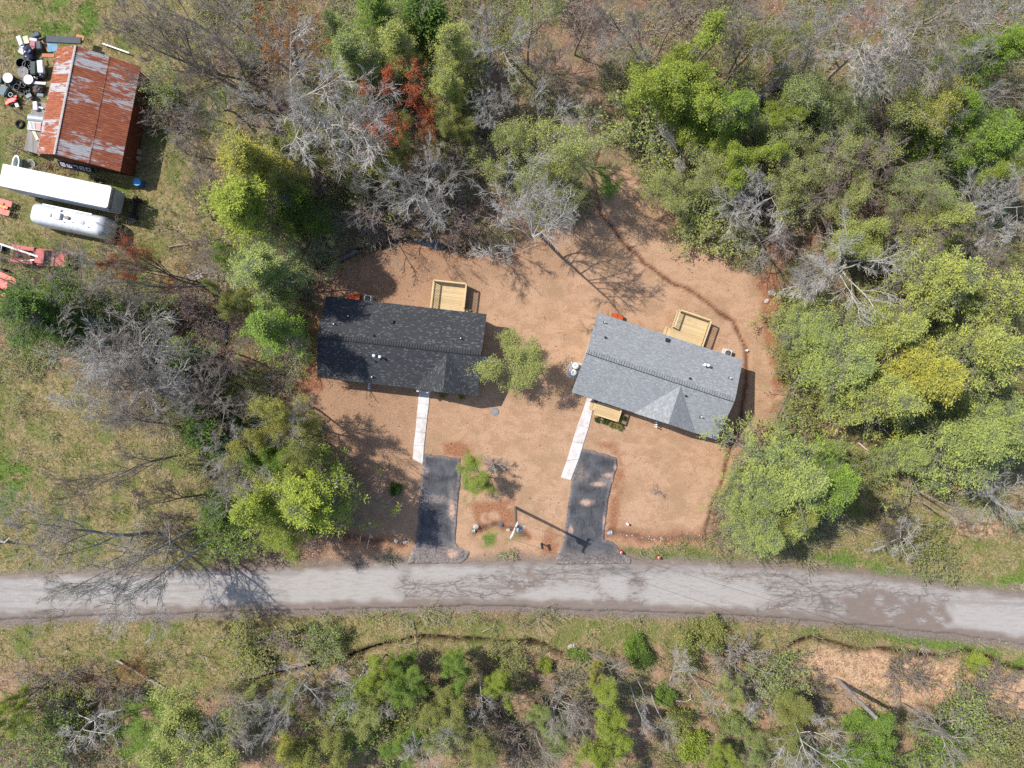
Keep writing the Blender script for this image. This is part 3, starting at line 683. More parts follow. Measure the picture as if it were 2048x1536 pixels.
# ------------------------------------------------------------------ barn yard
def rust_mat(name, zinc, red, orange, zinc_amt, along=1):
    m, nt, out = new_mat(name)
    co = objco(nt)
    st = (3.6, .8, 1) if along == 1 else (.8, 3.6, 1)
    a = noise(nt, scaled(nt, co, st), 1.0, 6, .72, .3); b = noise(nt, scaled(nt, co, (5, .8, 1) if along == 1 else (.8, 5, 1)), 1.5, 5, .7); c3 = noise(nt, co, .25, 3, .5); d = noise(nt, co, 14, 3, .6)
    sep = N(nt, 'ShaderNodeSeparateXYZ'); L(nt, co, sep.inputs[0])
    cell = N(nt, 'ShaderNodeCombineXYZ'); L(nt, math_(nt, 'FLOOR', math_(nt, 'DIVIDE', sep.outputs[0], .85)), cell.inputs[0]); L(nt, math_(nt, 'FLOOR', math_(nt, 'DIVIDE', sep.outputs[1], 2.45)), cell.inputs[1])
    wn = N(nt, 'ShaderNodeTexWhiteNoise', noise_dimensions='2D'); L(nt, cell.outputs[0], wn.inputs['Vector'])
    f = math_(nt, 'ADD', math_(nt, 'MULTIPLY', a, .75), math_(nt, 'ADD', math_(nt, 'MULTIPLY', wn.outputs[0], .16), math_(nt, 'MULTIPLY', c3, .25)))
    rst = mix(nt, ramp(nt, b, [(.42, 0), (.68, 1)]), red, orange)
    rst = mix(nt, ramp(nt, d, [(.45, 0), (.7, .5)]), rst, (.10, .03, .02))
    c = mix(nt, ramp(nt, f, [(zinc_amt, 0), (zinc_amt + .07, 1)]), rst, mix(nt, b, [x * .75 for x in zinc], zinc))
    bsdf(nt, out, c, .7, 0, d, .15, .01)
    return m
def corrugated(mb, x0, x1, ya, za, yb, zb, amp=.022, wl=.2, t=.03):
    n = max(8, int((x1 - x0) / wl * 6)); vs = []; fs = []
    for i in range(n + 1):
        x = x0 + (x1 - x0) * i / n; w = amp * math.sin(2 * PI * (x - x0) / wl)
        vs += [(x, ya, za + w), (x, yb, zb + w), (x, ya, za + w - t), (x, yb, zb + w - t)]
    for i in range(n):
        o = i * 4; fs += [(o, o + 1, o + 5, o + 4), (o + 2, o + 6, o + 7, o + 3), (o, o + 4, o + 6, o + 2), (o + 1, o + 3, o + 7, o + 5)]
    fs += [(0, 2, 3, 1), (n * 4, n * 4 + 1, n * 4 + 3, n * 4 + 2)]
    mb.add(vs, fs)
def build_barn():
    R0, R1 = P(151, 91, 5.0), P(109, 306, 5.0)
    rz = math.atan2(R1.y - R0.y, R1.x - R0.x); u = Vector((math.cos(rz), math.sin(rz), 0)); v = Vector((-u.y, u.x, 0))
    loc = lambda q: ((q - R0).dot(u), (q - R0).dot(v))
    wl = -sum(loc(P(*p, 3.7))[1] for p in ((114, 90), (75, 304))) / 2
    wr = sum(loc(P(*p, 2.8))[1] for p in ((282, 118), (243, 341))) / 2
    Ln = (R1 - R0).length; x1 = Ln + .1
    t = thing('barn', 'old barn with a rusty corrugated metal roof streaked grey', 'barn', (R0.x, R0.y, 0), rz)
    rm = rust_mat('rusty_roof_metal', (.43, .43, .44), (.24, .062, .035), (.42, .15, .055), .60)
    mb = MB(); ym = wr * .5; sl = (5.0 - 2.8) / wr
    corrugated(mb, 0, x1, 0, 5.0, ym + .12, 5.0 - sl * (ym + .12) + .03); corrugated(mb, 0, x1, ym, 5.0 - sl * ym, wr, 2.8)
    sll = 1.3 / wl; corrugated(mb, 0, x1, -wl, 3.7, 0, 5.0)
    roof = mb.build('roof', rm, t)
    mb = MB(); mb.extrude_x([(-.14, 4.97), (0, 5.06), (.1, 5.03), (0, 5.02), (-.14, 4.94)], -.02, x1 + .02); mb.build('ridge_flashing', paint((.45, .42, .40), .5, .3, dirt=(.25, .08, .04), dirt_amt=.5), roof)
    mb = MB(); mb.extrude_x([(-wl + .25, -.2), (-wl + .25, 3.55), (0, 4.75), (wr - .25, 2.72), (wr - .25, -.2)], .3, x1 - .3)
    wall = mb.build('wall', rust_mat('rusty_wall_metal', (.22, .17, .15), (.13, .035, .022), (.24, .07, .03), .70), t)
    mb = MB(); mb.box((x1 - .28, wr * .5, 1.3), (.06, 2.6, 2.4)); mb.build('door', paint((.09, .045, .03), .8, .3), t)
    W_ = lambda lx, ly, z: R0 + u * lx + v * ly + Vector((0, 0, z - 5.0))
    # sign board with five square white characters leaning on the front wall
    sg = thing('sign_board', 'dark blue sign board with five white square characters below the barn roof', 'sign', P(150, 340, .4) - Vector((0, 0, .4)), rz)
    tilt = Matrix.Rotation(math.radians(-38), 3, 'Y')
    mb = MB(); mb.box(tilt @ Vector((0, 0, .5)), (.04, 3.4, .72), R=tilt); mb.build('board', paint((.012, .03, .085), .5), sg)
    mb = MB()
    def stroke(y, z, w, h): mb.box(tilt @ Vector((.03, y, .5 + z)), (.02, w, h), R=tilt)
    for i in range(5):
        y = -1.22 + i * .62; s = .16
        if i != 2: stroke(y, -s, .46, .08)
        stroke(y, s, .46, .08); stroke(y - .19, 0, .08, .26) if i != 2 else None; stroke(y + .19, 0, .08, .26)
        if i in (0, 1, 3): stroke(y, 0, .13, .10)
    mb.build('lettering', M_WHITE, sg)
    # weathered loading dock along the rear wall
    q = [P(66, 205, .9), P(104, 206, .9), P(80, 309, .9), P(48, 300, .9)]
    d = thing('loading_dock', 'weathered grey board dock along the barn beside the junk pile', 'dock', (0, 0, 0))
    mb = MB(); mb.prism([(a.x, a.y) for a in q][::-1], .78, .9); mb.build('deck_floor', M_OLDWOOD, d)
    mb = MB()
    for a in q:
        mb = MB(); mb.box((a.x + (.2 if a is q[0] or a is q[3] else -.2), a.y, .3), (.14, .14, .95)); mb.build('post', M_OLDWOOD, d)
    return W_

def simple(name, label, cat, mb, mat, group=None, **kw):
    o = mb.build(name, mat, **kw); tag(o, label, cat, group); return o
def barrel(px, py, r, h, body, lid, label, name='barrel', open_=False, group=None, cat='barrel'):
    p = PG(px, py); p = P(px, py, h); z0 = gz(px, py)
    t = thing(name, label, cat, (p.x, p.y, z0), 0, group)
    prof = [(r * .94, 0), (r, .06 * h), (r * .97, .33 * h), (r * 1.02, .35 * h), (r * .97, .37 * h), (r * .97, .64 * h), (r * 1.02, .66 * h), (r * .97, .68 * h), (r, .96 * h), (r * .97, h)]
    if open_: prof += [(r * .88, h), (r * .85, .15 * h)]
    mb = MB(); mb.lathe(prof, n=18); mb.build('drum', paint(body, .5, var=.3), t, smooth=False)
    if lid:
        mb = MB(); mb.lathe([(r * 1.04, h), (r * 1.04, h + .04), (r * .9, h + .05), (r * .86, h + .025), (.05, h + .03)], n=18); mb.build('lid', paint(lid, .5, var=.15), t)
    return t
def slab(px, py, sz, z, rz, col, label, name, cat, rough=.6, tilt=0.0, group=None, mat=None):
    p = P(px, py, z); mb = MB()
    R = Matrix.Rotation(rz, 3, 'Z') @ Matrix.Rotation(tilt, 3, 'X')
    mb.box((0, 0, 0), sz, R=R); o = simple(name, label, cat, mb, mat or paint(col, rough, var=.3), group, bevel=min(sz) * .12)
    o.location = p; return o
def build_junk(W_):
    Wt = (.70, .69, .66)
    barrel(15.5, 155.5, .46, .9, (.05, .06, .07), (.72, .69, .64), 'barrel with a cream white lid, farthest out in the junk beside the barn')
    barrel(56, 158.5, .44, .9, (.10, .10, .11), Wt, 'barrel with a white lid and dark smear touching the grey reel')
    r = thing('cable_reel', 'round grey wooden reel lying flat between two white lidded barrels', 'reel', P(44.5, 143.5, .7) - Vector((0, 0, .7 - gz(44, 143))))
    for z in (.05, .66):
        mb = MB(); mb.lathe([(.55, z), (.55, z + .06), (.06, z + .06), (.05, z + .02)], n=24); mb.build('flange', M_OLDWOOD, r)
    mb = MB(); mb.lathe([(.25, .1), (.25, .68)], n=16); mb.build('hub', M_OLDWOOD, r)
    barrel(40, 125, .5, .75, (.02, .022, .03), None, 'open black tub with a pale rim above the grey reel', 'tub', True, cat='tub')
    barrel(53.5, 129, .52, .7, (.035, .028, .03), None, 'open dark brown tub beside the black tub and navy bags', 'tub', True, cat='tub')
    barrel(31.5, 173, .3, .8, (.03, .05, .065), None, 'open dark teal bin right under the white lidded barrels', 'bin', True, cat='bin')
    barrel(44.5, 169, .28, .75, (.05, .03, .035), None, 'open dark bin with a pale rim, closest under the grey reel', 'bin', True, cat='bin')
    barrel(54, 187.5, .34, .5, (.03, .03, .035), None, 'open black bucket with grey rim beside the dock end', 'bucket', True, cat='bucket')
    barrel(35, 165, .24, .5, (.42, .33, .26), None, 'small dusty beige bucket in the junk pile', 'bucket', True, cat='bucket')
    for px, py, sz, z, rz, col, lab, nm, cat in [
        (42, 85, (.42, 1.25, .3), .4, .35, (.66, .68, .72), 'narrow white cabinet standing at the outer edge of the junk', 'cabinet', 'cabinet'),
        (52.5, 80, (.5, .75, .12), .5, .25, (.62, .52, .33), 'cream board propped beside the narrow white cabinet', 'board', 'board'),
        (72, 71, (.85, .42, .4), .5, .35, (.06, .08, .11), 'navy metal box, topmost of the junk pile', 'metal_box', 'box'),
        (67.5, 80, (.75, .3, .25), .6, -.15, (.55, .57, .58), 'light grey lid lying between the navy box and the pink crate', 'lid', 'lid'),
        (67.5, 89, (.55, .55, .4), .6, -.12, (.42, .13, .16), 'faded pink crate on the junk pile', 'crate', 'crate'),
        (80, 92, (.5, .75, .5), .5, .15, (.05, .075, .085), 'dark green chest beside the pink crate', 'chest', 'chest'),
        (90, 92, (.18, 1.2, .08), .3, .55, (.36, .15, .05), 'rust brown plank between the dark chest and the blue sheet', 'plank', 'plank'),
        (45, 103, (.65, .55, .3), .4, -.5, (.5, .5, .5), 'grey slatted vent box at the junk pile edge', 'vent_box', 'box'),
        (105.5, 93, (1.0, 1.0, .08), 1.5, .1, (.12, .26, .36), 'light blue metal sheet leaning on the barn corner', 'metal_sheet', 'sheet'),
        (128, 80, (3.3, .62, .2), 1.6, -.05, (.035, .045, .06), 'long black tarpaulin bundle along the barn top wall', 'tarpaulin', 'tarpaulin'),
        (160, 77, (.8, .65, .1), 1.2, -.3, (.42, .19, .06), 'orange brown board beyond the black tarpaulin', 'board', 'board'),
        (97, 111, (1.2, .35, .1), .8, .0, (.42, .14, .05), 'orange rusted board sticking out from under the barn eave', 'board', 'board'),
        (69.5, 138, (.55, 1.25, .6), .6, .0, (.025, .05, .04), 'dark green canvas heap beside the chrome basin', 'canvas_bag', 'bag'),
        (82, 134, (.55, 1.2, .35), .8, .08, (.74, .75, .76), 'white chrome edged basin in the junk pile', 'basin', 'basin'),
        (79, 166.5, (1.35, .25, .2), .6, -.07, (.66, .65, .62), 'white enamel panel below the dark green canvas heap', 'panel', 'panel'),
        (2, 162, (.4, .5, .5), .5, 0, (.03, .10, .10), 'teal tub cut by the photo edge', 'tub', 'tub'),
        (9, 182, (.75, .95, .55), .5, -.5, (.12, .17, .19), 'dark crate of pale blue bottles at the outer end of the junk', 'crate', 'crate'),
        (82, 191, (.65, .3, .3), 1.1, -.1, (.16, .24, .29), 'blue grey cylinder block standing on the dock', 'machine_part', 'machine part'),
        (71.5, 212, (.4, .8, .25), 1.1, .1, (.74, .75, .76), 'tall white sink lying on the dock', 'sink', 'sink'),
        (83, 216, (.42, .14, .2), 1.1, -.35, (.8, .8, .8), 'short white pipe on the dock beside the white sink', 'pipe', 'pipe'),
        (71, 270, (.3, 1.05, .05), .95, .45, (.64, .52, .33), 'fresh cream plank lying on the grey dock', 'plank', 'plank')]:
        slab(px, py, sz, z, rz, col, lab, nm, cat)
    for k in range(46):
        px, py = random.choice([(60, 100), (75, 125), (60, 150), (78, 178), (84, 150), (50, 175), (40, 190), (66, 190), (92, 130), (70, 165), (25, 185)]); px += random.gauss(0, 9); py += random.gauss(0, 11)
        if px > 98 - (py - 90) * .17: px -= 22
        c = random.choice([(.02, .022, .028), (.03, .03, .035), (.10, .12, .14), (.14, .07, .05), (.30, .32, .33), (.05, .09, .10), (.45, .45, .44)]); mb = MB(); q = random.random()
        if q < .4: mb.box((0, 0, .2), (random.uniform(.25, .7), random.uniform(.2, .5), random.uniform(.15, .5)), R=Matrix.Rotation(random.random() * 3, 3, 'Z') @ Matrix.Rotation(random.gauss(0, .3), 3, 'X'))
        elif q < .65: mb.tube([(-.4, 0, .15), (0, .1, .4), (.45, random.gauss(0, .3), .25)], random.uniform(.03, .09), 8)
        elif q < .85: rr = random.uniform(.12, .26); mb.lathe([(rr, 0), (rr, .35), (rr * .85, .35), (rr * .8, .05)], n=14)
        else: mb.tube([(.3 * math.cos(a), .3 * math.sin(a), .3 + .1 * math.sin(3 * a)) for a in np.linspace(0, 5.5, 14)], .035, 6)
        o = simple('scrap_piece', 'small scrap piece lying loose in the junk pile beside the barn', 'scrap', mb, paint(c, .5, .3), 'loose scrap pieces in the junk pile'); o.location = PG(px, py, random.uniform(0, .35)); o.rotation_euler.z = random.random() * 6
    # crumpled bags
    import bmesh
    for px, py, r, col, lab in ((62, 104, .55, (.03, .035, .075), 'navy plastic bag heap above the open tubs'), (63, 119, .5, (.02, .025, .05), 'shiny black plastic bag wedged over the open tubs'), (88, 150, .45, (.10, .13, .13), 'grey wire tangle heap beside the barn eave'), (80, 180, .5, (.12, .10, .09), 'brown scrap heap between the white panel and the dock')):
        bm = bmesh.new(); bmesh.ops.create_icosphere(bm, subdivisions=3, radius=r)
        for v in bm.verts:
            k = 1 + .35 * (vnoise(np.array([v.co.x * 5 + px]), np.array([v.co.y * 5 + v.co.z * 4]))[0] - .5); v.co *= k; v.co.z *= .75
        me = bpy.data.meshes.new('plastic_bag'); bm.to_mesh(me); bm.free(); me.materials.append(paint(col, .3, var=.5, scale=6))
        o = link('plastic_bag' if 'bag' in lab else 'scrap_heap', me); o.location = PG(px, py, .35); tag(o, lab, 'bag' if 'bag' in lab else 'scrap')
    # red engine tiller
    t = thing('garden_tiller', 'bright red engine tiller lying below the dark bins', 'tiller', PG(30, 204), .3)
    mb = MB(); mb.box((0, 0, .35), (.75, .4, .35)); mb.box((-.55, -.05, .3), (.35, .3, .25), rz=.4); mb.box((.35, .12, .45), (.3, .5, .1), rz=-.5); mb.build('engine', paint((.55, .03, .025), .4, .3), t, bevel=.03)
    mb = MB(); mb.tube([(.2, .1, .5), (.7, .3, .75), (1.0, .3, .8)], .025, 6); mb.tube([(.2, -.1, .5), (.7, -.25, .75), (1.0, -.25, .8)], .025, 6); mb.build('handle', M_BLACK, t)
    for s in (-1, 1):
        mb = MB(); mb.tube([(-.1, s * .26, .22), (-.1, s * .38, .22)], .22, 14); mb.build('wheel', M_BLACK, t)
    # half tank and red crate rack on the dock
    p = P(71, 236, 1.2)
    mb = MB(); sec = [(.45 * math.cos(a), .38 * math.sin(a)) for a in np.linspace(0, PI, 13)]
    mb.extrude_x(sec, -.75, .75); o = simple('half_tank', 'half round grey tank lying on the dock', 'tank', mb, paint((.30, .33, .33), .5, .2)); o.location = (p.x, p.y, .9); o.rotation_euler.z = -.12
    p = P(70, 252.5, 1.1); c = thing('bottle_crate', 'white wire rack with red panel beside the half round tank', 'rack', (p.x, p.y, .9), -.1)
    mb = MB()
    for k in range(6): mb.box((-.62 + k * .13, 0, .25), (.05, .75, .06))
    for y in (-.36, .36): mb.box((0, y, .15), (1.3, .04, .3))
    mb.build('wire_frame', M_WHITE, c)
    mb = MB(); mb.box((.4, 0, .18), (.5, .66, .3)); mb.build('red_panel', paint((.55, .05, .05), .4), c, bevel=.02)
    # tyre and dark bars on the grass
    def tyre(px, py, label, z=.12, R=.34, r=.11):
        mb = MB(); vs = []; n, k = 20, 8
        for i in range(n):
            a = 2 * PI * i / n
            vs += [((R + r * math.cos(b)) * math.cos(a), (R + r * math.cos(b)) * math.sin(a), r * math.sin(b)) for b in [2 * PI * j / k for j in range(k)]]
        mb.add(vs, [(i * k + j, ((i + 1) % n) * k + j, ((i + 1) % n) * k + (j + 1) % k, i * k + (j + 1) % k) for i in range(n) for j in range(k)])
        o = simple('tyre', label, 'tyre', mb, paint((.02, .02, .02), .8), smooth=True); o.location = PG(px, py, z)
    tyre(41, 249, 'black tyre lying on the grass beside the wooden dock')
    tyre(199, 365, 'dark tyre half hidden behind the white semi trailer', R=.3)
    for a, b, lab in (((27, 221), (58, 238), 'dark metal bar leaning from the grass to the dock near the red tiller'), ((14, 288), (50, 303), 'dark metal bar leaning from the grass to the near dock corner')):
        mb = MB(); mb.bar(PG(*a, .05), P(*b, .9), .09); simple('metal_bar', lab, 'bar', mb, M_BLACK)
    mb = MB(); mb.bar(P(205, 87, .3), P(258, 106, .3), .12, .08); simple('white_beam', 'long white beam on the ground beyond the barn roof', 'beam', mb, M_WHITE)
    barrel(274, 364, .36, .9, (.03, .12, .30), (.05, .28, .62), 'bright blue barrel near the barn corner')
    for (px, py, r, lab) in ((279.5, 305, .27, 'cut log round beside the barn, upper one'), (280, 318, .24, 'cut log round beside the barn, lower one')):
        mb = MB(); mb.lathe([(r, -.1), (r * .97, .35), (r * .9, .36), (.02, .36)], PG(px, py), 14); simple('log_round', lab, 'log', mb, paint((.42, .33, .22), .9, .2), 'cut log rounds')
    mb = MB(); mb.lathe([(.40, 0), (.42, .5), (.44, .52), (.36, .52), (.33, .1)], n=20)
    o = simple('bath_tub', 'pale green white bath tub behind the long semi trailer', 'bath tub', mb, paint((.62, .66, .64), .35, .1)); o.scale = (.75, 1.7, 1); o.location = P(38.5, 329, .3); o.rotation_euler.z = -.12
    t = MB()
    for k in range(7):
        r = .25 + .05 * k; t.tube([(r * math.cos(a) + .03 * math.sin(7 * a + k), r * math.sin(a), .08 + .03 * k + .03 * math.sin(3 * a + k)) for a in np.linspace(0, 2 * PI, 25)], .018, 5)
    o = simple('wire_coil', 'grey coil of wire beside the bath tub', 'wire coil', t, paint((.32, .33, .33), .5, .2)); o.location = PG(62, 331)
    t = MB()
    for k in range(70):
        a = random.uniform(0, 2 * PI); r = random.uniform(.1, .75); c = Vector((r * math.cos(a) * 1.5, r * math.sin(a) * .7, random.uniform(.05, .6 - .5 * r))); d = Vector((random.uniform(-1, 1), random.uniform(-1, 1), random.uniform(-.2, .6))).normalized() * random.uniform(.25, .6)
        t.tube([c - d / 2, c + Vector((random.uniform(-.05, .05),) * 3), c + d / 2], [.03, .025, .01], 5)
    o = simple('stick_pile', 'tan pile of broken branches between barn and semi trailer', 'branch pile', t, paint((.36, .26, .17), .9, .3)); o.location = PG(92, 334)
    t = MB()
    for k in range(26):
        a = random.uniform(0, 2 * PI); r = random.uniform(.1, .9); c = Vector((r * math.cos(a), r * math.sin(a) * .6, .15)); d = Vector((random.uniform(-1, 1), random.uniform(-1, 1), random.uniform(0, .5))).normalized() * random.uniform(.3, .8)
        t.tube([c - d / 2, c + d / 2], [.03, .012], 5)
    o = simple('stick_pile', 'loose brown sticks under the dark blue sign board', 'branch pile', t, paint((.28, .19, .11), .9, .3)); o.location = PG(140, 346)

def wheel(parent, x, y, r=.36, w=.24, tyre_only=False):
    mb = MB(); mb.tube([(x, y - w / 2, r), (x, y + w / 2, r)], r, 18); o = mb.build('wheel', paint((.02, .02, .02), .85), parent)
    mb = MB(); s = 1 if y > 0 else -1; mb.tube([(x, y + s * w / 2, r), (x, y + s * (w / 2 + .02), r)], r * .55, 12); mb.build('rim', paint((.25, .2, .18), .5, .3), o)
def build_vehicles():
    # long white semi trailer -------------------------------------------------
    fr = Frame((3, 327.5), (222, 372), (215.5, 417), (0, 371), 3.6); Lh, Dh = fr.L / 2, fr.D / 2
    t = thing('semi_trailer', 'long white box semi trailer parked beside the barn', 'trailer', (fr.c.x, fr.c.y, 0), fr.rz)
    def rrect(x0, x1, y0, y1, r, n=5):
        pts = []
        for cx, cy, a0 in ((x1 - r, y0 + r, -PI / 2), (x1 - r, y1 - r, 0)):
            pts += [(cx + r * math.cos(a0 + PI / 2 * k / n), cy + r * math.sin(a0 + PI / 2 * k / n)) for k in range(n + 1)]
        return pts + [(x0, y1), (x0, y0)]
    mb = MB(); mb.prism(rrect(-Lh, Lh, -Dh, Dh, .22), 1.25, 3.54); mb.build('box_body', paint((.40, .46, .52), .45, .15, scale=1.2, dirt=(.2, .17, .15), dirt_amt=.3), t)
    mb = MB(); mb.prism(rrect(-Lh - .01, Lh + .01, -Dh - .01, Dh + .01, .23), 3.543, 3.6)
    for k in range(9): mb.box((-Lh + .6 + k * (2 * Lh - 1.2) / 8, 0, 3.603), (.035, 2 * Dh - .1, .012))
    for k in range(14): mb.box((random.uniform(-Lh + .5, Lh - .5), random.uniform(-Dh + .2, Dh - .2), 3.605), (random.uniform(.06, .16), .06, .014), rz=random.random())
    mb.build('roof_panel', paint((.50, .50, .49), .5, .08, scale=1.5, dirt=(.42, .40, .37), dirt_amt=.35), t)
    mb = MB()
    for s in (-1, 1): mb.box((0, s * (Dh + .015), 1.3), (2 * Lh - .3, .03, .14)); mb.box((0, s * (Dh + .012), 3.45), (2 * Lh - .5, .024, .1))
    mb.build('side_rail', paint((.62, .65, .68), .4), t)
    mb = MB(); mb.box((0, 0, 1.1), (2 * Lh - .3, .9, .22)); mb.box((Lh - .8, 0, 1.0), (1.4, 1.6, .25)); mb.build('chassis', paint((.12, .05, .03), .8, .3), t)
    for s in (-1, 1):
        mb = MB(); mb.box((Lh - 2.2, s * .6, .5), (.14, .14, 1.0)); mb.box((Lh - 2.2, s * .6, .03), (.35, .3, .06)); mb.build('landing_leg', M_BLACK, t)
        for k in (0, 1): wheel(t, -Lh + 1.2 + k * 1.25, s * (Dh - .2), .48, .4)
    tx = bpy.data.curves.new('lettering', 'FONT'); tx.body = 'RIDGWAY'; tx.size = .52; tx.extrude = .006; tx.align_x = 'CENTER'; tx.align_y = 'CENTER'; tx.space_character = .92
    o = link('lettering', tx, t); o.location = (Lh + .012, -.02, 3.12); o.rotation_euler = (PI / 2, 0, PI / 2); 
    me = bpy.data.meshes.new_from_object(o); me.materials.clear(); me.materials.append(paint((.05, .06, .09), .5)); mt = o.matrix_basis.copy(); bpy.data.objects.remove(o); o = link('lettering', me, t); o.matrix_basis = mt
    dl = thing('dolly', 'black converter dolly standing before the nose of the semi trailer', 'dolly', fr.world((Lh + .75, -.1, 0)), fr.rz)
    mb = MB(); mb.box((0, 0, .55), (.3, 2.0, .2)); mb.box((-.3, .5, .55), (.7, .1, .14)); mb.box((-.3, -.5, .55), (.7, .1, .14)); mb.box((.05, 1.0, .8), (.25, .3, .3)); mb.build('axle_frame', paint((.035, .028, .025), .8, .4), dl)
    for s in (-1, 1): wheel(dl, .0, s * .85, .42, .3)
    mb = MB()
    for k in range(3): mb.box((-.25 + k * .2, -1.25, .62), (.035, .5, .04))
    for k in range(2): mb.box((-.05, -1.1 - k * .3, .62), (.45, .035, .04))
    mb.build('step_rack', paint((.25, .26, .28), .5), dl)
    # silver white camper -------------------------------------------------------
    fr = Frame((70, 404), (225, 436), (216, 479), (61, 447), 1.7); Lh, Dh = fr.L / 2, fr.D / 2
    t = thing('camper', 'silver white rounded camper trailer parked alongside the semi trailer', 'camper', (fr.c.x, fr.c.y, 0), fr.rz)
    def hull(x):
        e = min(1, (Lh - abs(x)) / .85); k = math.sqrt(max(0, 1 - (1 - e) ** 2)) * .62 + .38; k2 = math.sqrt(max(0, 1 - (1 - e) ** 2)) * .5 + .5
        w = Dh * (k if x > 0 else .3 + .7 * k); zt = .5 + 2.1 * k2
        pts = []
        for a in np.linspace(0, PI, 21):
            c, s_ = math.cos(a), math.sin(a); pts.append((w * math.copysign(abs(c) ** .45, c), .5 + (zt - .5) * abs(s_) ** .55))
        return pts
    xs = [-Lh] + list(-Lh + .85 * (1 - np.cos(np.linspace(.15, PI / 2, 8)))) + list(np.linspace(-Lh + 1.2, Lh - 1.2, 12)) + list(Lh - .85 * (1 - np.cos(np.linspace(PI / 2, .15, 8)))) + [Lh]
    mb = MB(); vs = []; fs = []
    for x in xs: vs += [(x, a, b) for a, b in hull(x)]
    n = 21
    for i in range(len(xs) - 1):
        for k in range(n): fs.append((i * n + k, i * n + (k + 1) % n, (i + 1) * n + (k + 1) % n, (i + 1) * n + k))
    fs += [tuple(range(n)), tuple(range((len(xs) - 1) * n, len(xs) * n))]
    mb.add(vs, fs)
    mb.build('shell', paint((.66, .69, .72), .28, .08, scale=2, dirt_amt=.15), t, smooth=True)
    mb = MB(); mb.box((-.75, .1, 2.72), (.75, .62, .3)); mb.build('air_conditioner', M_WHITE, t, bevel=.04)
    mb = MB(); mb.box((-1.45, .05, 2.68), (.3, .38, .2)); mb.build('roof_vent', paint((.55, .57, .58), .5), t, bevel=.03)
    mb = MB(); mb.box((-.75, .62, 2.62), (.5, .22, .16)); mb.build('roof_vent', paint((.55, .57, .58), .5), t, bevel=.03)
    mb = MB(); mb.lathe([(.2, 0), (.19, .16), (.1, .2)], (.25, .1, 2.58), 14); mb.box((0, .1, 2.64), (.3, .3, .12)); mb.build('vent_cover', paint((.22, .17, .16), .5), t)
    mb = MB(); mb.tube([(.45, 0, 2.66), (1.5, -.05, 2.66)], .025, 6); mb.lathe([(.24, 0), (.24, .06), (.1, .1)], (1.62, -.02, 2.58), 16); mb.build('antenna', paint((.45, .46, .46), .5), t)
    for x, y in ((1.9, .35), (2.35, .1), (2.25, -.35), (-.05, -.35), (.75, -.2)):
        mb = MB(); mb.lathe([(.06, 0), (.05, .14)], (x, y, 2.56), 8); mb.build('roof_plug', paint((.16, .16, .17), .5), t)
    mb = MB(); mb.bar((-Lh + 1.2, Dh - .12, 2.30), (Lh - 1.6, Dh - .12, 2.30), .11, .12); mb.build('awning', M_WHITE, t)
    mb = MB(); mb.box((Lh - .30, 0, 1.65), (.12, 1.0, .55), R=Matrix.Rotation(.25, 3, 'Y')); mb.build('window', M_GLASS, t)
    mb = MB(); mb.box((Lh + .1, 0, .5), (.9, .5, .12)); mb.bar((Lh + .1, .2, .5), (Lh + .75, 0, .5), .08); mb.bar((Lh + .1, -.2, .5), (Lh + .75, 0, .5), .08); mb.build('hitch', M_BLACK, t)
    for s in (-1, 1):
        for k in (0, 1): wheel(t, -.4 + k * .8, s * (Dh - .14), .34, .22)
    # red tow truck ---------------------------------------------------------------
    fr = Frame((24, 488), (137, 504.5), (134, 537), (21, 525), 1.0); Lh, Dh = fr.L / 2, fr.D / 2
    t = thing('tow_truck', 'faded red old tow truck with long white boom under a bare tree', 'tow truck', (fr.c.x, fr.c.y, 0), fr.rz)
    red = paint((.26, .06, .055), .55, .25, scale=2, dirt=(.12, .05, .04), dirt_amt=.4); red2 = paint((.32, .085, .08), .6, .2, scale=2, dirt=(.2, .08, .06), dirt_amt=.3)
    X = lambda f: -Lh + f * 2 * Lh
    mb = MB(); mb.box(((X(.76) + X(1)) / 2, 0, .85), (X(1) - X(.76), 2 * Dh - .1, .5), taper=.9); hd = mb.build('hood', red, t, bevel=.06)
    mb = MB(); mb.box(((X(.48) + X(.78)) / 2, 0, .8), (X(.78) - X(.48), 2 * Dh - .06, .75)); mb.box(((X(.5) + X(.66)) / 2, 0, 1.6), (X(.66) - X(.5), 2 * Dh - .35, .1)); 
    for sx in (.5, .66):
        for sy in (-1, 1): mb.bar((X(sx) + (.35 if sx > .6 else 0), sy * (Dh - .15), 1.15), (X(sx), sy * (Dh - .22), 1.6), .07)
    mb.build('cab', red2, t, bevel=.04)
    mb = MB(); a, b = X(.665), X(.665) + .36; y0, y1 = Dh - .26, Dh - .16
    mb.add([(a, -y0, 1.57), (a, y0, 1.57), (b, y1, 1.17), (b, -y1, 1.17), (a - .03, -y0, 1.55), (a - .03, y0, 1.55), (b - .03, y1, 1.15), (b - .03, -y1, 1.15)], [(0, 1, 2, 3), (4, 7, 6, 5), (0, 4, 5, 1), (1, 5, 6, 2), (2, 6, 7, 3), (3, 7, 4, 0)])
    mb.build('windscreen', paint((.10, .11, .11), .15), t)
    mb = MB(); mb.tube([(X(.765), -Dh + .12, 1.16), (X(.775), 0, 1.17), (X(.765), Dh - .12, 1.16)], .03, 6); mb.build('wiper_trim', paint((.6, .6, .62), .4), t)
    mb = MB(); mb.box((X(.22), 0, .72), (X(.44) - X(0), 2 * Dh - .8, .12)); mb.build('bed_floor', paint((.15, .055, .045), .85, .4), t)
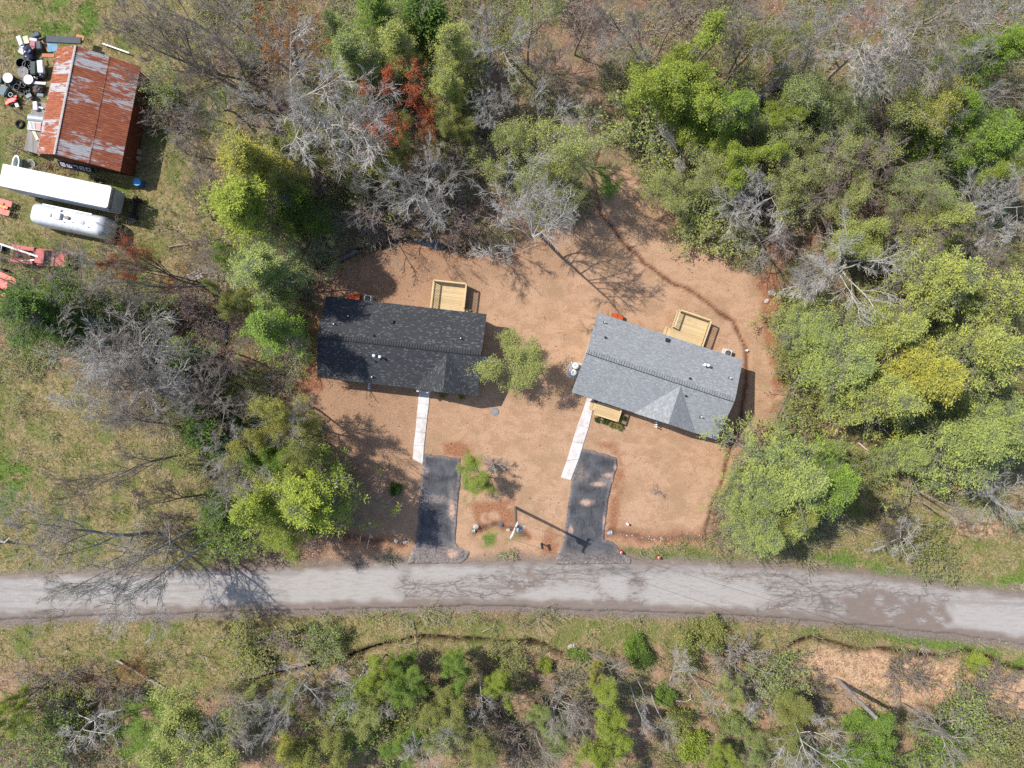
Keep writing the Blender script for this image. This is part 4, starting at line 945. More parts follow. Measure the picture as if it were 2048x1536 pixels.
    for s in (-1, 1):
        mb = MB(); mb.box((X(.21), s * (Dh - .2), .95), (X(.4) - X(0), .38, .42)); mb.build('side_box', paint((.36, .10, .09), .6, .2, scale=2, dirt_amt=.3), t, bevel=.04)
        wheel(t, X(.2), s * (Dh - .16), .37, .26); wheel(t, X(.84), s * (Dh - .16), .37, .24)
        mb = MB(); mb.lathe([(.09, 0), (.09, .03)], (0, 0, 0), 12); o = mb.build('headlight', paint((.7, .7, .66), .2), t); o.location = (X(1) - .02, s * .6, .8); o.rotation_euler = (0, PI / 2, 0)
        mb = MB(); mb.box((X(0) - .03, s * .75, .85), (.06, .18, .12)); mb.build('tail_light', paint((.6, .10, .03), .3), t)
    mb = MB(); mb.box((X(1) + .06, 0, .5), (.12, 2 * Dh, .16)); mb.build('bumper', paint((.3, .28, .27), .4, .4), t)
    mb = MB(); q = fr.loc(84, 516, 1.5); e = fr.loc(-14, 483, 2.3); mb.bar(q, e, .17, .17); mb.bar(fr.loc(30, 521, 1.1), fr.loc(69, 520, 1.2), .08, .06); mb.bar((X(.3), 0, .75), (X(.38), 0, 1.5), .12); mb.build('boom', paint((.70, .69, .67), .5, .12), t)
    mb = MB(); mb.box((X(.44), .25, 1.0), (.35, .5, .4)); mb.build('winch', paint((.10, .08, .08), .7, .4), t, bevel=.03)
    mb = MB(); mb.box((X(.1), -.1, .9), (.4, .35, .25), rz=.4); mb.build('tool_box', paint((.10, .08, .08), .7, .4), t, bevel=.03)
    # red farm machines ------------------------------------------------------------
    r3 = paint((.50, .11, .09), .5, .25, scale=3, dirt_amt=.3)
    t = thing('hay_baler', 'bright red dismantled farm machine below the tow truck', 'farm machine', PG(22, 566), -.42)
    mb = MB(); mb.box((.1, .45, .7), (2.0, .5, .3)); mb.box((-.5, -.35, .6), (1.7, .8, .25)); mb.build('red_body', r3, t, bevel=.04)
    mb = MB(); mb.bar((-1.5, -.6, .5), (1.8, -.75, .5), .12); mb.bar((-1.2, .05, .6), (1.9, .15, .5), .1); mb.box((.5, -.1, .7), (.5, .4, .3)); mb.build('frame', paint((.12, .06, .05), .7, .4), t)
    mb = MB(); mb.box((1.75, -.25, .5), (.7, .3, .25), rz=.3); mb.build('orange_chute', paint((.60, .17, .06), .5, .2), t, bevel=.04)
    mb = MB(); mb.box((.3, -1.35, .35), (.75, .5, .3), rz=-.5); mb.build('red_guard', paint((.52, .15, .11), .5, .2), t, bevel=.05)
    for s in (-1, 1): wheel(t, -.9, s * .95, .33, .2)
    mb = MB(); mb.lathe([(.25, 0), (.27, .2), (.1, .42)], n=12); o = simple('red_bucket', 'pinkish red bucket lying under the bare tree by the tow truck', 'bucket', mb, paint((.5, .2, .17), .5)); o.location = PG(71, 558)
    t = thing('disc_harrow', 'faded red two panel farm implement at the edge of the grass', 'farm implement', PG(14, 416), -.28)
    for y in (.42, -.48):
        mb = MB(); mb.box((.15, y, .55), (1.35, .55, .08)); mb.build('panel', paint((.48, .16, .13), .6, .15), t, bevel=.02)
    mb = MB(); mb.box((-.3, 0, .5), (1.6, .22, .2)); mb.bar((-.7, .3, .5), (.3, -.25, .6), .08); mb.bar((-.2, -.3, .5), (.1, .35, .65), .08); mb.build('axle', paint((.55, .15, .06), .5, .4), t)
    for s in (-1, 1): wheel(t, -.75, s * .6, .3, .16)
    bx = thing('open_crate', 'black open crate with pale rim under the end of the white boom', 'crate', PG(3, 497), -.2)
    mb = MB(); mb.box((0, 0, .3), (.75, .6, .55)); mb.build('crate_body', M_BLACK, bx)
    mb = MB(); mb.box((.4, 0, .58), (.05, .7, .06)); mb.box((0, -.33, .58), (.85, .05, .06)); mb.box((0, .33, .58), (.85, .05, .06)); mb.build('rim', paint((.5, .52, .55), .5), bx)
    mb = MB()
    for k in range(24):
        y, x = divmod(k, 6); mb.box((x * .22 - .5 + random.uniform(-.03, .03), y * .24 - .35, .1 + .12 * random.random()), (.18, .17, .18), rz=random.uniform(-.5, .5))
    o = simple('block_stack', 'stack of pale grey concrete blocks beneath the leaning bare trunks', 'blocks', mb, paint((.50, .45, .42), .9, .2)); o.location = PG(391, 553); o.rotation_euler.z = .5

def build_street():
    # utility pole ---------------------------------------------------------------------
    b = P(1031, 1015); Hh = 10.0
    t = thing('utility_pole', 'wooden utility pole with white crossarm and transformer between the two driveways', 'utility pole', (b.x, b.y, 0))
    mb = MB(); mb.tube([(0, 0, -.2), (0, 0, 5), (0, 0, Hh)], [.15, .135, .11], 12); mb.build('pole', wood('pole_wood', (.16, .12, .09), (.30, .235, .18), 1.0, 1), t)
    z = Hh - .35; a = P(1036, 1043, z) - b; c = P(1021, 1077, z) - b
    mb = MB(); mb.bar((a.x, a.y, z), (c.x, c.y, z), .13, .13); ca = mb.build('crossarm', paint((.70, .66, .62), .6, .1), t)
    d = Vector((c.x - a.x, c.y - a.y, 0))
    tips = []
    for f in (.04, .5, .96):
        q = Vector((a.x, a.y, z)) + d * f; mb = MB(); mb.lathe([(.03, .06), (.07, .12), (.05, .18), (.07, .22), (.04, .3)], q, 10); mb.build('insulator', paint((.55, .57, .6), .3), ca); tips.append(q + Vector((0, 0, .3)))
    q = P(1039, 1057.5, 8.6) - b
    mb = MB(); mb.lathe([(.25, -.45), (.27, -.4), (.27, .35), (.29, .37), (.2, .48), (.05, .52)], (q.x, q.y, 8.5), 18); tr = mb.build('transformer', paint((.33, .40, .46), .4, .15), t)
    mb = MB(); mb.bar((0, 0, 8.7), (q.x, q.y, 8.7), .08); mb.build('bracket', M_BLACK, tr)
    mb = MB(); mb.bar((0, 0, 8.3), (q.x, q.y, 8.3), .08); mb.build('bracket', M_BLACK, tr)
    for dx in (-.1, .1):
        mb = MB(); mb.lathe([(.05, 0), (.035, .12), (.05, .2)], (q.x + dx, q.y, 8.98), 8); mb.build('bushing', paint((.5, .5, .48), .3), tr)
    q2 = P(1047, 1053, 8.9) - b; q3 = P(1048.5, 1047, 8.9) - b
    mb = MB(); mb.bar((q2.x, q2.y, 8.9), (q3.x, q3.y, 9.0), .10); mb.bar((q.x, q.y, 8.75), (q2.x, q2.y, 8.9), .05); mb.build('fuse_cutout', M_WHITE, t)
    mb = MB(); mb.tube([(0.05, 0, Hh - .2), (.25, .12, Hh - .05), (.42, 0, Hh - .4), (q.x, q.y, 9.1)], .018, 5); mb.build('jumper_cable', M_BLACK, t)
    ends = [P(2400, 1470, 9.6), P(2400, 1545, 9.6)]
    for k, (tip, e, lab) in enumerate(((tips[0], ends[0], 'thin black overhead wire crossing the road, the upper of two'), (tips[2], ends[1], 'thin black overhead wire crossing the road, the lower of two'))):
        A = tip + b; A.z = tip.z; pts = []
        for i in range(25):
            f = i / 24; p = A.lerp(e, f); p.z -= 1.2 * 4 * f * (1 - f) * .5; pts.append(p)
        mb = MB(); mb.tube(pts, .011, 4); simple('overhead_wire', lab, 'wire', mb, M_BLACK, 'overhead wires')
    # culverts under the driveways --------------------------------------------------------
    for a, c, lab in (((800, 1086), (955, 1061), 'grey culvert pipe under the driveway of the charcoal roofed house'), ((1066, 1076), (1230, 1066), 'grey culvert pipe under the driveway of the light grey roofed house')):
        A, B = P(*a), P(*c); A.z = B.z = -.30; u0 = (B - A).normalized() * .25; A = A + u0; B = B - u0; n = 60
        dv = (B - A) / n; mb = MB(); pts = []; rad = []
        for i in range(n + 1): pts.append(A + dv * i); rad.append(.27 + .015 * math.sin(i * 2.1))
        mb.tube(pts, rad, 16, cap=False); mb.tube(pts[::-1], [r - .03 for r in rad], 16, cap=False)
        u_ = dv.normalized(); s_ = Vector((0, 0, 1)); w_ = u_.cross(s_)
        for e in (0, n):
            r1, r2 = rad[e], rad[e] - .03; vs = []
            for k in range(16):
                dr = s_ * math.cos(2 * PI * k / 16) + w_ * math.sin(2 * PI * k / 16); vs += [pts[e] + dr * r1, pts[e] + dr * r2]
            mb.add(vs, [(2 * k, 2 * k + 1, (2 * k + 3) % 32, (2 * k + 2) % 32) for k in range(16)])
        simple('culvert_pipe', lab, 'culvert', mb, paint((.36, .37, .38), .5, .25))
    for px, py, lab in ((1242, 1104, 'small red road cone at the corner of the driveway apron'), (1317, 1114, 'small red road cone on the grass verge, farther from the driveway')):
        t = thing('road_cone', lab, 'road cone', PG(px, py, .02), random.random(), 'small red road cones')
        mb = MB(); mb.box((0, 0, .03), (.4, .4, .06)); mb.build('base', paint((.45, .05, .04), .5), t, bevel=.015)
        mb = MB(); mb.lathe([(.21, .06), (.17, .18), (.13, .36), (.1, .46), (.07, .56), (.03, .62), (.01, .62)], n=16); mb.build('cone_body', paint((.62, .06, .045), .45), t, smooth=True)
        mb = MB(); mb.lathe([(.137, .36), (.108, .45)], n=16); mb.build('white_band', M_WHITE, t)
    p = P(1084, 1092, 1.1); t = thing('mailbox', 'black mailbox beside the driveway near the road edge', 'mailbox', (p.x, p.y, 0), .2)
    mb = MB(); mb.extrude_x([(.11, 1.0), (.11, 1.14), (.07, 1.2), (0, 1.225), (-.07, 1.2), (-.11, 1.14), (-.11, 1.0)], -.28, .28); o = mb.build('letter_box', M_BLACK, t); o.rotation_euler.z = PI / 2
    mb = MB(); mb.box((0, 0, .45), (.09, .09, 1.08)); mb.build('post', M_OLDWOOD, t)
    for px, py, lab in ((1254, 1047, 'white capped well pipe on the straw lawn near the ditch'), (741, 1045, 'small white capped pipe in the lawn under leaning trees'), (1186, 590, 'short white pipe beside the cellar hatch corner')):
        if px == 1186: px, py, lab = 1493, 701, 'small white pipe by the ditch bend near the light grey roofed house'
        mb = MB(); mb.lathe([(.09, -.2), (.09, .4), (.11, .4), (.11, .48), (.07, .5)], PG(px, py), 12); simple('well_pipe', lab, 'pipe', mb, M_WHITE)
    mb = MB(); mb.lathe([(.38, -.1), (.38, .05), (.33, .07), (.3, .05), (.1, .06)], PG(990, 823), 22); simple('septic_cover', 'round grey septic cover in the straw lawn between the houses', 'cover', mb, paint((.27, .27, .28), .8, .4, scale=6))
    # boulders -------------------------------------------------------------------------------
    import bmesh
    for k, (px, py, r, lab) in enumerate([(1544, 586, .3, 'pale boulder on the red soil bank beyond the ditch'), (1142, 1295, .3, 'pale yellow rock beside the stream below the road'), (1919, 1368, .27, 'white stone among the wood chips, largest of the pale ones'), (1923, 1384, .14, 'small white stone just below the largest white stone'),
                                            (952, 1053, .25, 'grey stone at the culvert mouth'), (1002, 1049, .25, 'dark grey stone in the ditch near the utility pole'), (1017, 1061, .17, 'small white stone in the ditch under the utility pole'), (1533, 602, .2, 'small tan stone just below the pale bank boulder'), (792, 1082, .2, 'pale stone at the upper end of the culvert')]):
        bm = bmesh.new(); bmesh.ops.create_icosphere(bm, subdivisions=3, radius=r)
        for v in bm.verts:
            v.co *= 1 + .5 * (vnoise(np.array([v.co.x * 3 / r + k * 9]), np.array([v.co.y * 3 / r + v.co.z * 2 / r]))[0] - .5); v.co.z *= .65; v.co.x *= 1.25
        me = bpy.data.meshes.new('boulder'); bm.to_mesh(me); bm.free(); me.materials.append(paint((.50, .44, .38) if k not in (5,) else (.15, .14, .15), .9, .25, scale=4))
        o = link('boulder', me); o.location = PG(px, py, r * .2); o.rotation_euler.z = k; tag(o, lab, 'rock')
    V = []; F = []
    rs = np.random.default_rng(4)
    for k in range(46):
        f = rs.random(); px = 1235 + 175 * f; py = 1069 + 10 * math.sin(f * 3) + rs.normal(0, 2.2); c = PG(px, py, .02); r = .03 + .07 * rs.random() ** 2
        o = len(V); 
        for q in ((1, 0, 0), (-.9, .2, 0), (0, 1, .1), (.1, -1, 0), (0, 0, .8), (0, 0, -.6)): V.append((c.x + q[0] * r, c.y + q[1] * r * .8, c.z + q[2] * r * .7))
        F += [(o + a, o + b_, o + c_) for a, b_, c_ in ((0, 2, 4), (2, 1, 4), (1, 3, 4), (3, 0, 4), (2, 0, 5), (1, 2, 5), (3, 1, 5), (0, 3, 5))]
    o = link('gravel', mesh_np('gravel', np.array(V), [np.array(F)], paint((.58, .52, .46), .8))); kind(o, 'stuff')
    # stumps and fallen logs --------------------------------------------------------------------
    for px, py, r, lab in ((1881, 1351, .13, 'pale cut stump in the wood chips, nearest the road'), (1875, 1364, .14, 'pale orange cut stump beside the stump nearest the road'), (1919, 1359, .12, 'small pale cut stump right above the largest white stone')):
        mb = MB(); mb.lathe([(r * 1.3, -.1), (r, .1), (r * .95, .28), (r * .9, .29), (.02, .29)], PG(px, py), 12); simple('tree_stump', lab, 'stump', mb, paint((.56, .40, .24), .9, .2), 'cut stumps in the wood chips')
    def log(pts, r, col, lab, n=8, name='fallen_log', cat='log', twigs=0):
        mb = MB(); P3 = [PG(x, y, r[0] * .7 + zz) for x, y, zz in pts]; rr = list(np.interp(np.linspace(0, 1, len(P3)), [0, 1], r)); mb.tube(P3, rr, n)
        for k in range(twigs):
            f = random.uniform(.2, .98); i = min(int(f * (len(P3) - 1)), len(P3) - 2); p = P3[i].lerp(P3[i + 1], f * (len(P3) - 1) - i)
            d = ((P3[-1] - P3[0]).normalized() * .7 + Vector((random.uniform(-1, 1), random.uniform(-1, 1), random.uniform(-.1, .5)))).normalized() * random.uniform(.4, 1.2)
            mb.tube([p, p + d * .5 + Vector((0, 0, .06)), p + d], [r[1] * .6, r[1] * .4, .008], 5)
        simple(name, lab, cat, mb, paint(col, .9, .3, scale=5))
    log([(480, 1356, .1), (545, 1342, .15), (610, 1326, .1), (622, 1322, 0)], (.26, .17), (.33, .26, .21), 'thick pale brown fallen log beside the stream bend', twigs=5)
    log([(237, 1318, .2), (262, 1332, .35), (298, 1354, .3), (340, 1379, .1)], (.12, .05), (.45, .38, .33), 'straight thin fallen trunk on a brown brush heap below the road', twigs=14)
    log([(-20, 1082, .3), (5, 1078, .5), (18, 1082, .45), (30, 1072, .5)], (.22, .07), (.42, .37, .32), 'bleached driftwood stump lying in the meadow grass', twigs=4)
    log([(710, 1372, .1), (722, 1350, .2), (735, 1325, .1)], (.09, .05), (.5, .46, .42), 'pale bare pole lying on the bushes below the stream', twigs=4)
    log([(825, 1238, .1), (830, 1265, .2), (833, 1290, .1)], (.05, .04), (.5, .36, .26), 'thin tan stick laid across the stream below the road', twigs=1)
    log([(965, 1262, .1), (990, 1250, .1)], (.05, .03), (.5, .4, .3), 'short tan stick on the verge above the stream', twigs=2)
    log([(1120, 1340, .1), (1138, 1350, .2), (1158, 1360, .1)], (.06, .03), (.55, .48, .42), 'thin pale stick leading to a small green shrub', twigs=2)
    log([(1352, 1400, .1), (1370, 1400, .3), (1380, 1395, .3), (1378, 1388, .2)], (.07, .05), (.62, .52, .44), 'hook shaped pale stick on the brush below the road', twigs=1)
    log([(1480, 1290, .2), (1490, 1275, .2)], (.07, .06), (.55, .42, .34), 'short reddish split log beside the brush', twigs=0)
    log([(300, 830, .2), (343, 815, .3), (370, 800, .2)], (.1, .05), (.4, .34, .28), 'short grey log under the bare thicket', twigs=3)
    log([(340, 495, .1), (365, 490, .2), (388, 489, .1)], (.07, .03), (.45, .33, .24), 'tan fallen branch on the grass near the silver camper', twigs=5)
    log([(1712, 884, .3), (1735, 905, .6), (1760, 930, .6), (1775, 948, .3)], (.08, .05), (.6, .53, .48), 'long bent pale branch bridging two pines', twigs=2)
    log([(1570, 840, .1), (1597, 838, .2)], (.07, .05), (.6, .55, .5), 'short white branch on the soil beside the grey green pines', twigs=2)
    log([(1645, 770, .9), (1680, 768, 1.0), (1720, 775, .8)], (.09, .04), (.55, .47, .42), 'tangle of dead branches at the edge of the yellow green pines', twigs=24)
    mb = MB(); mb.add([(-.2, 0, 0), (.15, -.1, .1), (.3, .05, .02), (.1, .12, .12), (-.2, .02, -.04), (.15, -.08, .05), (.3, .06, -.02), (.1, .13, .08)], [(0, 1, 2, 3), (4, 7, 6, 5), (0, 4, 5, 1), (1, 5, 6, 2), (2, 6, 7, 3), (3, 7, 4, 0)])
    o = simple('ribbon', 'scrap of orange ribbon in the dark gap between pines', 'ribbon', mb, paint((.75, .14, .03), .5)); o.location = PG(1955, 790, 1.2); o.scale = (1.3, 1.3, 1.3)
# ------------------------------------------------------------------ vegetation: skeletons as arrays of polylines
def unit(v): return v / (np.linalg.norm(v, axis=-1, keepdims=True) + 1e-9)
def walk(start, dirs, length, K, wig, up, r):
    M = len(start); P_ = np.zeros((M, K, 3)); P_[:, 0] = start; d = unit(dirs); w = np.asarray(wig)
    for k in range(1, K):
        d = unit(d + r.normal(0, 1, (M, 3)) * w + np.array([0, 0, 1.0]) * up)
        P_[:, k] = P_[:, k - 1] + d * (length / (K - 1))[:, None]
    return P_
class Limbs:
    def __init__(s, P_, R_, Ln): s.P = P_; s.R = R_; s.L = Ln
def children(par, n, t0, t1, ang, ratio, K, wig, up, r, taper=.5, rk=.62, rend=.35, flat=False, lmin=.15, rmin=.006):
    M, Kp, _ = par.P.shape
    t = t0 + (t1 - t0) * (np.arange(n)[None] + r.random((M, n))) / n
    f = t * (Kp - 1); i = np.minimum(f.astype(int), Kp - 2); g = (f - i)[..., None]; m = np.arange(M)[:, None]
    p = par.P[m, i] * (1 - g) + par.P[m, i + 1] * g
    tang = unit(par.P[m, i + 1] - par.P[m, i])
    rad = par.R[m, i] * (1 - g[..., 0]) + par.R[m, i + 1] * g[..., 0]
    if flat:
        side = unit(np.cross(tang, np.array([0, 0, 1.0]))); sg = np.where((np.arange(n) % 2)[None, :, None] == 0, 1, -1); pr = unit(side * sg + r.normal(0, .25, tang.shape))
    else:
        pr = r.normal(0, 1, tang.shape); pr = unit(pr - tang * (pr * tang).sum(-1, keepdims=True))
    a = ang * (.75 + .5 * r.random((M, n)))[..., None]
    d = tang * np.cos(a) + pr * np.sin(a)
    Ln = np.maximum(par.L[:, None] * ratio * (1 - taper * t) * (.6 + .7 * r.random((M, n))), lmin).ravel()
    P_ = walk(p.reshape(-1, 3), d.reshape(-1, 3), Ln, K, wig, up, r)
    r0 = np.maximum(rad.ravel() * rk, rmin); R_ = r0[:, None] * np.linspace(1, rend, K)[None]
    return Limbs(P_, np.maximum(R_, rmin * .6), Ln)
def tubes(lb, n):
    M, K, _ = lb.P.shape
    T = np.zeros_like(lb.P); T[:, 1:-1] = lb.P[:, 2:] - lb.P[:, :-2]; T[:, 0] = lb.P[:, 1] - lb.P[:, 0]; T[:, -1] = lb.P[:, -1] - lb.P[:, -2]; T = unit(T)
    ref = np.where(np.abs(T[..., 2:3]) > .9, np.array([1.0, 0, 0]), np.array([0, 0, 1.0]))
    A = unit(np.cross(T, ref)); B = np.cross(T, A)
    th = 2 * PI * np.arange(n) / n
    V = lb.P[:, :, None] + (A[:, :, None] * np.cos(th)[None, None, :, None] + B[:, :, None] * np.sin(th)[None, None, :, None]) * lb.R[:, :, None, None]
    base = (np.arange(M) * K * n)[:, None, None] + (np.arange(K - 1) * n)[None, :, None] + np.arange(n)[None, None]
    nxt = (np.arange(M) * K * n)[:, None, None] + (np.arange(K - 1) * n)[None, :, None] + ((np.arange(n) + 1) % n)[None, None]
    F = np.stack([base, nxt, nxt + n, base + n], -1).reshape(-1, 4)
    return V.reshape(-1, 3), F
def ribbons(lb):
    M, K, _ = lb.P.shape
    T = unit(lb.P[:, -1] - lb.P[:, 0]); side = np.stack([-T[:, 1], T[:, 0], np.zeros(M)], 1); side = unit(side + 1e-4)
    V = np.stack([lb.P - side[:, None] * lb.R[..., None], lb.P + side[:, None] * lb.R[..., None]], 2).reshape(-1, 3)
    b = (np.arange(M) * K * 2)[:, None] + (np.arange(K - 1) * 2)[None]
    return V, np.stack([b, b + 1, b + 3, b + 2], -1).reshape(-1, 4)
def leaves(pts, size, aspect, r, up=.6, along=None, tint=None):
    M = len(pts)
    u = r.normal(0, 1, (M, 3)) if along is None else along + r.normal(0, .45, (M, 3))
    u[:, 2] *= .5; u = unit(u); nrm = unit(r.normal(0, 1, (M, 3)) * (1 - up) + np.array([0, 0, 1.0]) * up)
    v = unit(np.cross(nrm, u)); s = size * (.6 + .8 * r.random(M))[:, None]
    V = np.stack([pts - v * s * aspect * .1, pts + u * s * .5 + v * s * aspect * .5, pts + u * s, pts + u * s * .5 - v * s * aspect * .5], 1).reshape(-1, 3)
    F = np.arange(M * 4).reshape(M, 4)
    return V, F, (r.random(M) if tint is None else tint)
def combine(name, chunks, mats):
    V = []; F = []; T = []; MI = []; o = 0
    for v, f, t, mi in chunks:
        V.append(v); F.append(f + o); o += len(v); T.append(np.full(len(f), .5) if t is None else t); MI.append(np.full(len(f), mi))
    me = mesh_np(name, np.concatenate(V), [np.concatenate(F)], mats[0], np.concatenate(T))
    for m in mats[1:]: me.materials.append(m)
    me.polygons.foreach_set('material_index', np.concatenate(MI).astype(np.int32))
    return me

def leaf_mat(name, trans=.22):
    m, nt, out = new_mat(name)
    oi = nt.nodes.new('ShaderNodeObjectInfo'); t = attr(nt, 'tint')
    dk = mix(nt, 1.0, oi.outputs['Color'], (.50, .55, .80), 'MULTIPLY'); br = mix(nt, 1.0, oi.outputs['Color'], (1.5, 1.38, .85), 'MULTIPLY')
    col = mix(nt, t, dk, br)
    d = nt.nodes.new('ShaderNodeBsdfPrincipled'); d.inputs['Roughness'].default_value = .6; d.inputs['Specular IOR Level'].default_value = .2; L(nt, col, d.inputs['Base Color'])
    tr = nt.nodes.new('ShaderNodeBsdfTranslucent'); L(nt, col, tr.inputs[0])
    mx = nt.nodes.new('ShaderNodeMixShader'); mx.inputs[0].default_value = trans
    L(nt, d.outputs[0], mx.inputs[1]); L(nt, tr.outputs[0], mx.inputs[2]); L(nt, mx.outputs[0], out.inputs[0])
    return m
def bark_mat(name, fixed=None):
    m, nt, out = new_mat(name)
    co = objco(nt); a = noise(nt, scaled(nt, co, (6, 6, 1.2)), 1.2, 4, .65); b = noise(nt, co, .6, 3, .5)
    if fixed is None:
        oi = nt.nodes.new('ShaderNodeObjectInfo'); base = oi.outputs['Color']
    else:
        c = nt.nodes.new('ShaderNodeRGB'); c.outputs[0].default_value = rgb(fixed); base = c.outputs[0]
    col = mix(nt, ramp(nt, a, [(.35, .55), (.65, 0)]), base, (.05, .04, .035))
    col = mix(nt, ramp(nt, b, [(.4, 0), (.65, .3)]), col, (.20, .19, .13))
    bsdf(nt, out, col, .9, 0, a, .3, .02, .15)
    return m

LIB = {}
def build_library():
    LEAF = leaf_mat('spring_leaves'); NEEDLE = leaf_mat('pine_needles', .12); BARK = bark_mat('tree_bark'); TWIG = bark_mat('grey_twigs', (.36, .315, .27)); TWIGB = bark_mat('brown_twigs', (.16, .12, .095))
    def put(kind_, trunk, crown):
        co = np.zeros(len(crown.vertices) * 3); crown.vertices.foreach_get('co', co); co = co.reshape(-1, 3)
        R = np.percentile(np.hypot(co[:, 0], co[:, 1]), 82 if kind_ in ('bare', 'fan', 'budding', 'gnarled', 'twigs', 'thinshrub', 'redmaple') else 93); LIB.setdefault(kind_, []).append((trunk, crown, R, co[:, 2].max()))
    def single(v): return np.array([v], float)
    def trunk_line(H, r0, wig, K, r, lean=.03, rend=.12):
        P_ = walk(single((0, 0, -.3)), single((r.normal(0, lean), r.normal(0, lean), 1)), np.array([H]), K, wig, .08, r)
        return Limbs(P_, (r0 * np.linspace(1, rend, K) ** 1.0)[None], np.array([H]))
    # pines: whorled limbs, flat side sprays, needle tufts
    def pine(seed, Hh, R, dens, droop, nm, gap=.62, spike=1.0, leafsz=.125, nk=22):
        r = np.random.default_rng(seed); tr = trunk_line(Hh, .2, .02, 14, r)
        zs = []; z = Hh * .14
        while z < Hh - .3: zs.append(z); z += gap * (.75 + .5 * r.random()) * (1 - .45 * z / Hh)
        st = []; di = []; ln = []
        lob = r.random(4) * 6.28
        for z in zs:
            t = z / Hh; nb = int(4 + 2 * r.random()); a0 = r.random() * 6.28
            i = min(int((z + .3) / Hh * 13), 12); p = tr.P[0, i]
            for k in range(nb):
                a = a0 + 6.28 * k / nb + r.normal(0, .2)
                l = R * (1 - t) ** .62 * (.5 + .7 * r.random() ** 1.3) * (1 + .24 * math.sin(a + lob[0]) + .20 * math.sin(2 * a + lob[1]) + .2 * math.sin(3 * a + lob[2])) * spike
                if r.random() < .1: continue
                st.append((p[0], p[1], z)); di.append((math.cos(a), math.sin(a), .28 - droop + .55 * t)); ln.append(max(l, .35))
        P_ = walk(np.array(st), np.array(di), np.array(ln), 6, .09, .05, r)
        rr = .012 + .016 * np.array(ln); lb = Limbs(P_, rr[:, None] * np.linspace(1, .25, 6)[None], np.array(ln))
        br = children(lb, int(9 * dens), .18, 1.0, .95, .42, 4, .12, .06, r, flat=True, lmin=.3, taper=.55)
        pts = np.concatenate([br.P[:, 1:].reshape(-1, 3), lb.P[:, 3:].reshape(-1, 3)])
        tg = np.concatenate([unit(br.P[:, 1:] - br.P[:, :-1]).reshape(-1, 3), unit(lb.P[:, 3:] - lb.P[:, 2:-1]).reshape(-1, 3)])
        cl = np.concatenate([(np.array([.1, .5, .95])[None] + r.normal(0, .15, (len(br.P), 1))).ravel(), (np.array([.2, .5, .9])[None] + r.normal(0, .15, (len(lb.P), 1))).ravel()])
        kp = (vnoise(pts[:, 0] * 1.3 + pts[:, 2] * .9 + seed, pts[:, 1] * 1.3 + pts[:, 2] * 1.2) > .46) | (r.random(len(pts)) < .08); pts = pts[kp]; tg = tg[kp]; cl = cl[kp]
        k = nk; pts = np.repeat(pts, k, 0) + r.normal(0, .12, (len(pts) * k, 3)); tg = np.repeat(tg, k, 0); cl = np.clip(np.repeat(cl, k) * .75 + r.random(len(pts)) * .3 - .03, 0, 1)
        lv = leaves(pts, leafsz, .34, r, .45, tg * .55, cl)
        me_t = combine('trunk', [(*tubes(tr, 8), None, 0), (*tubes(lb, 4), None, 0)], [BARK])
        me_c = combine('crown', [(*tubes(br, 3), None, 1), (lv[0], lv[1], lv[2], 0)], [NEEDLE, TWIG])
        put(nm, me_t, me_c)
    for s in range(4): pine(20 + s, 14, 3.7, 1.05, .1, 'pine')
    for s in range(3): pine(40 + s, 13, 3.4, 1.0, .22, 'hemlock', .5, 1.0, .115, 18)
    for s in range(2): pine(60 + s, 6, 1.5, 1.0, .0, 'cedar', .3, 1.0, .12, 13)
    # broadleaf skeleton
    def skeleton(seed, Hh, spread, nl, up, wig, clear, r0=.17):
        r = np.random.default_rng(seed); tr = trunk_line(Hh, r0, .06, 10, r, .05)
        l1 = children(tr, nl, clear, .97, .8 * spread, .5, 8, wig * .8, up * .6, r, taper=.45, rk=.62, rend=.45)
        l2 = children(l1, 7, .2, 1.0, .62, .55, 6, wig * .8, up * .4, r, rk=.66, rmin=.021, taper=.45, rend=.5)
        l3 = children(l2, 5, .15, 1.0, .65, .52, 4, wig * .9, up * .3, r, rk=.65, rmin=.016, taper=.4)
        return r, tr, l1, l2, l3
    def bare(seed, Hh, spread, nl, up, wig, clear, nm, n4=8, tw=.0125):
        r, tr, l1, l2, l3 = skeleton(seed, Hh, spread, nl, up, wig, clear)
        l4 = children(l3, n4, .15, 1.0, .65, .6, 3, .09, .02, r, rmin=tw, taper=.3, lmin=.3)
        me_t = combine('trunk', [(*tubes(tr, 9), None, 0), (*tubes(l1, 6), None, 0)], [BARK])
        me_c = combine('crown', [(*tubes(l2, 4), None, 0), (*tubes(l3, 3), None, 0), (*tubes(l4, 3), None, 0)], [BARK])
        put(nm, me_t, me_c)
    for s in range(4): bare(100 + s, 14, 1.0, 9, .10, .10, .3, 'bare')
    for s in range(3): bare(120 + s, 14, .7, 8, .16, .09, .22, 'fan', 8)
    for s in range(2): bare(130 + s, 11, .6, 5, .06, .08, .66, 'snag', 2)
    for s in range(2): bare(140 + s, 8, 1.25, 8, .05, .16, .12, 'gnarled', 5, .010)
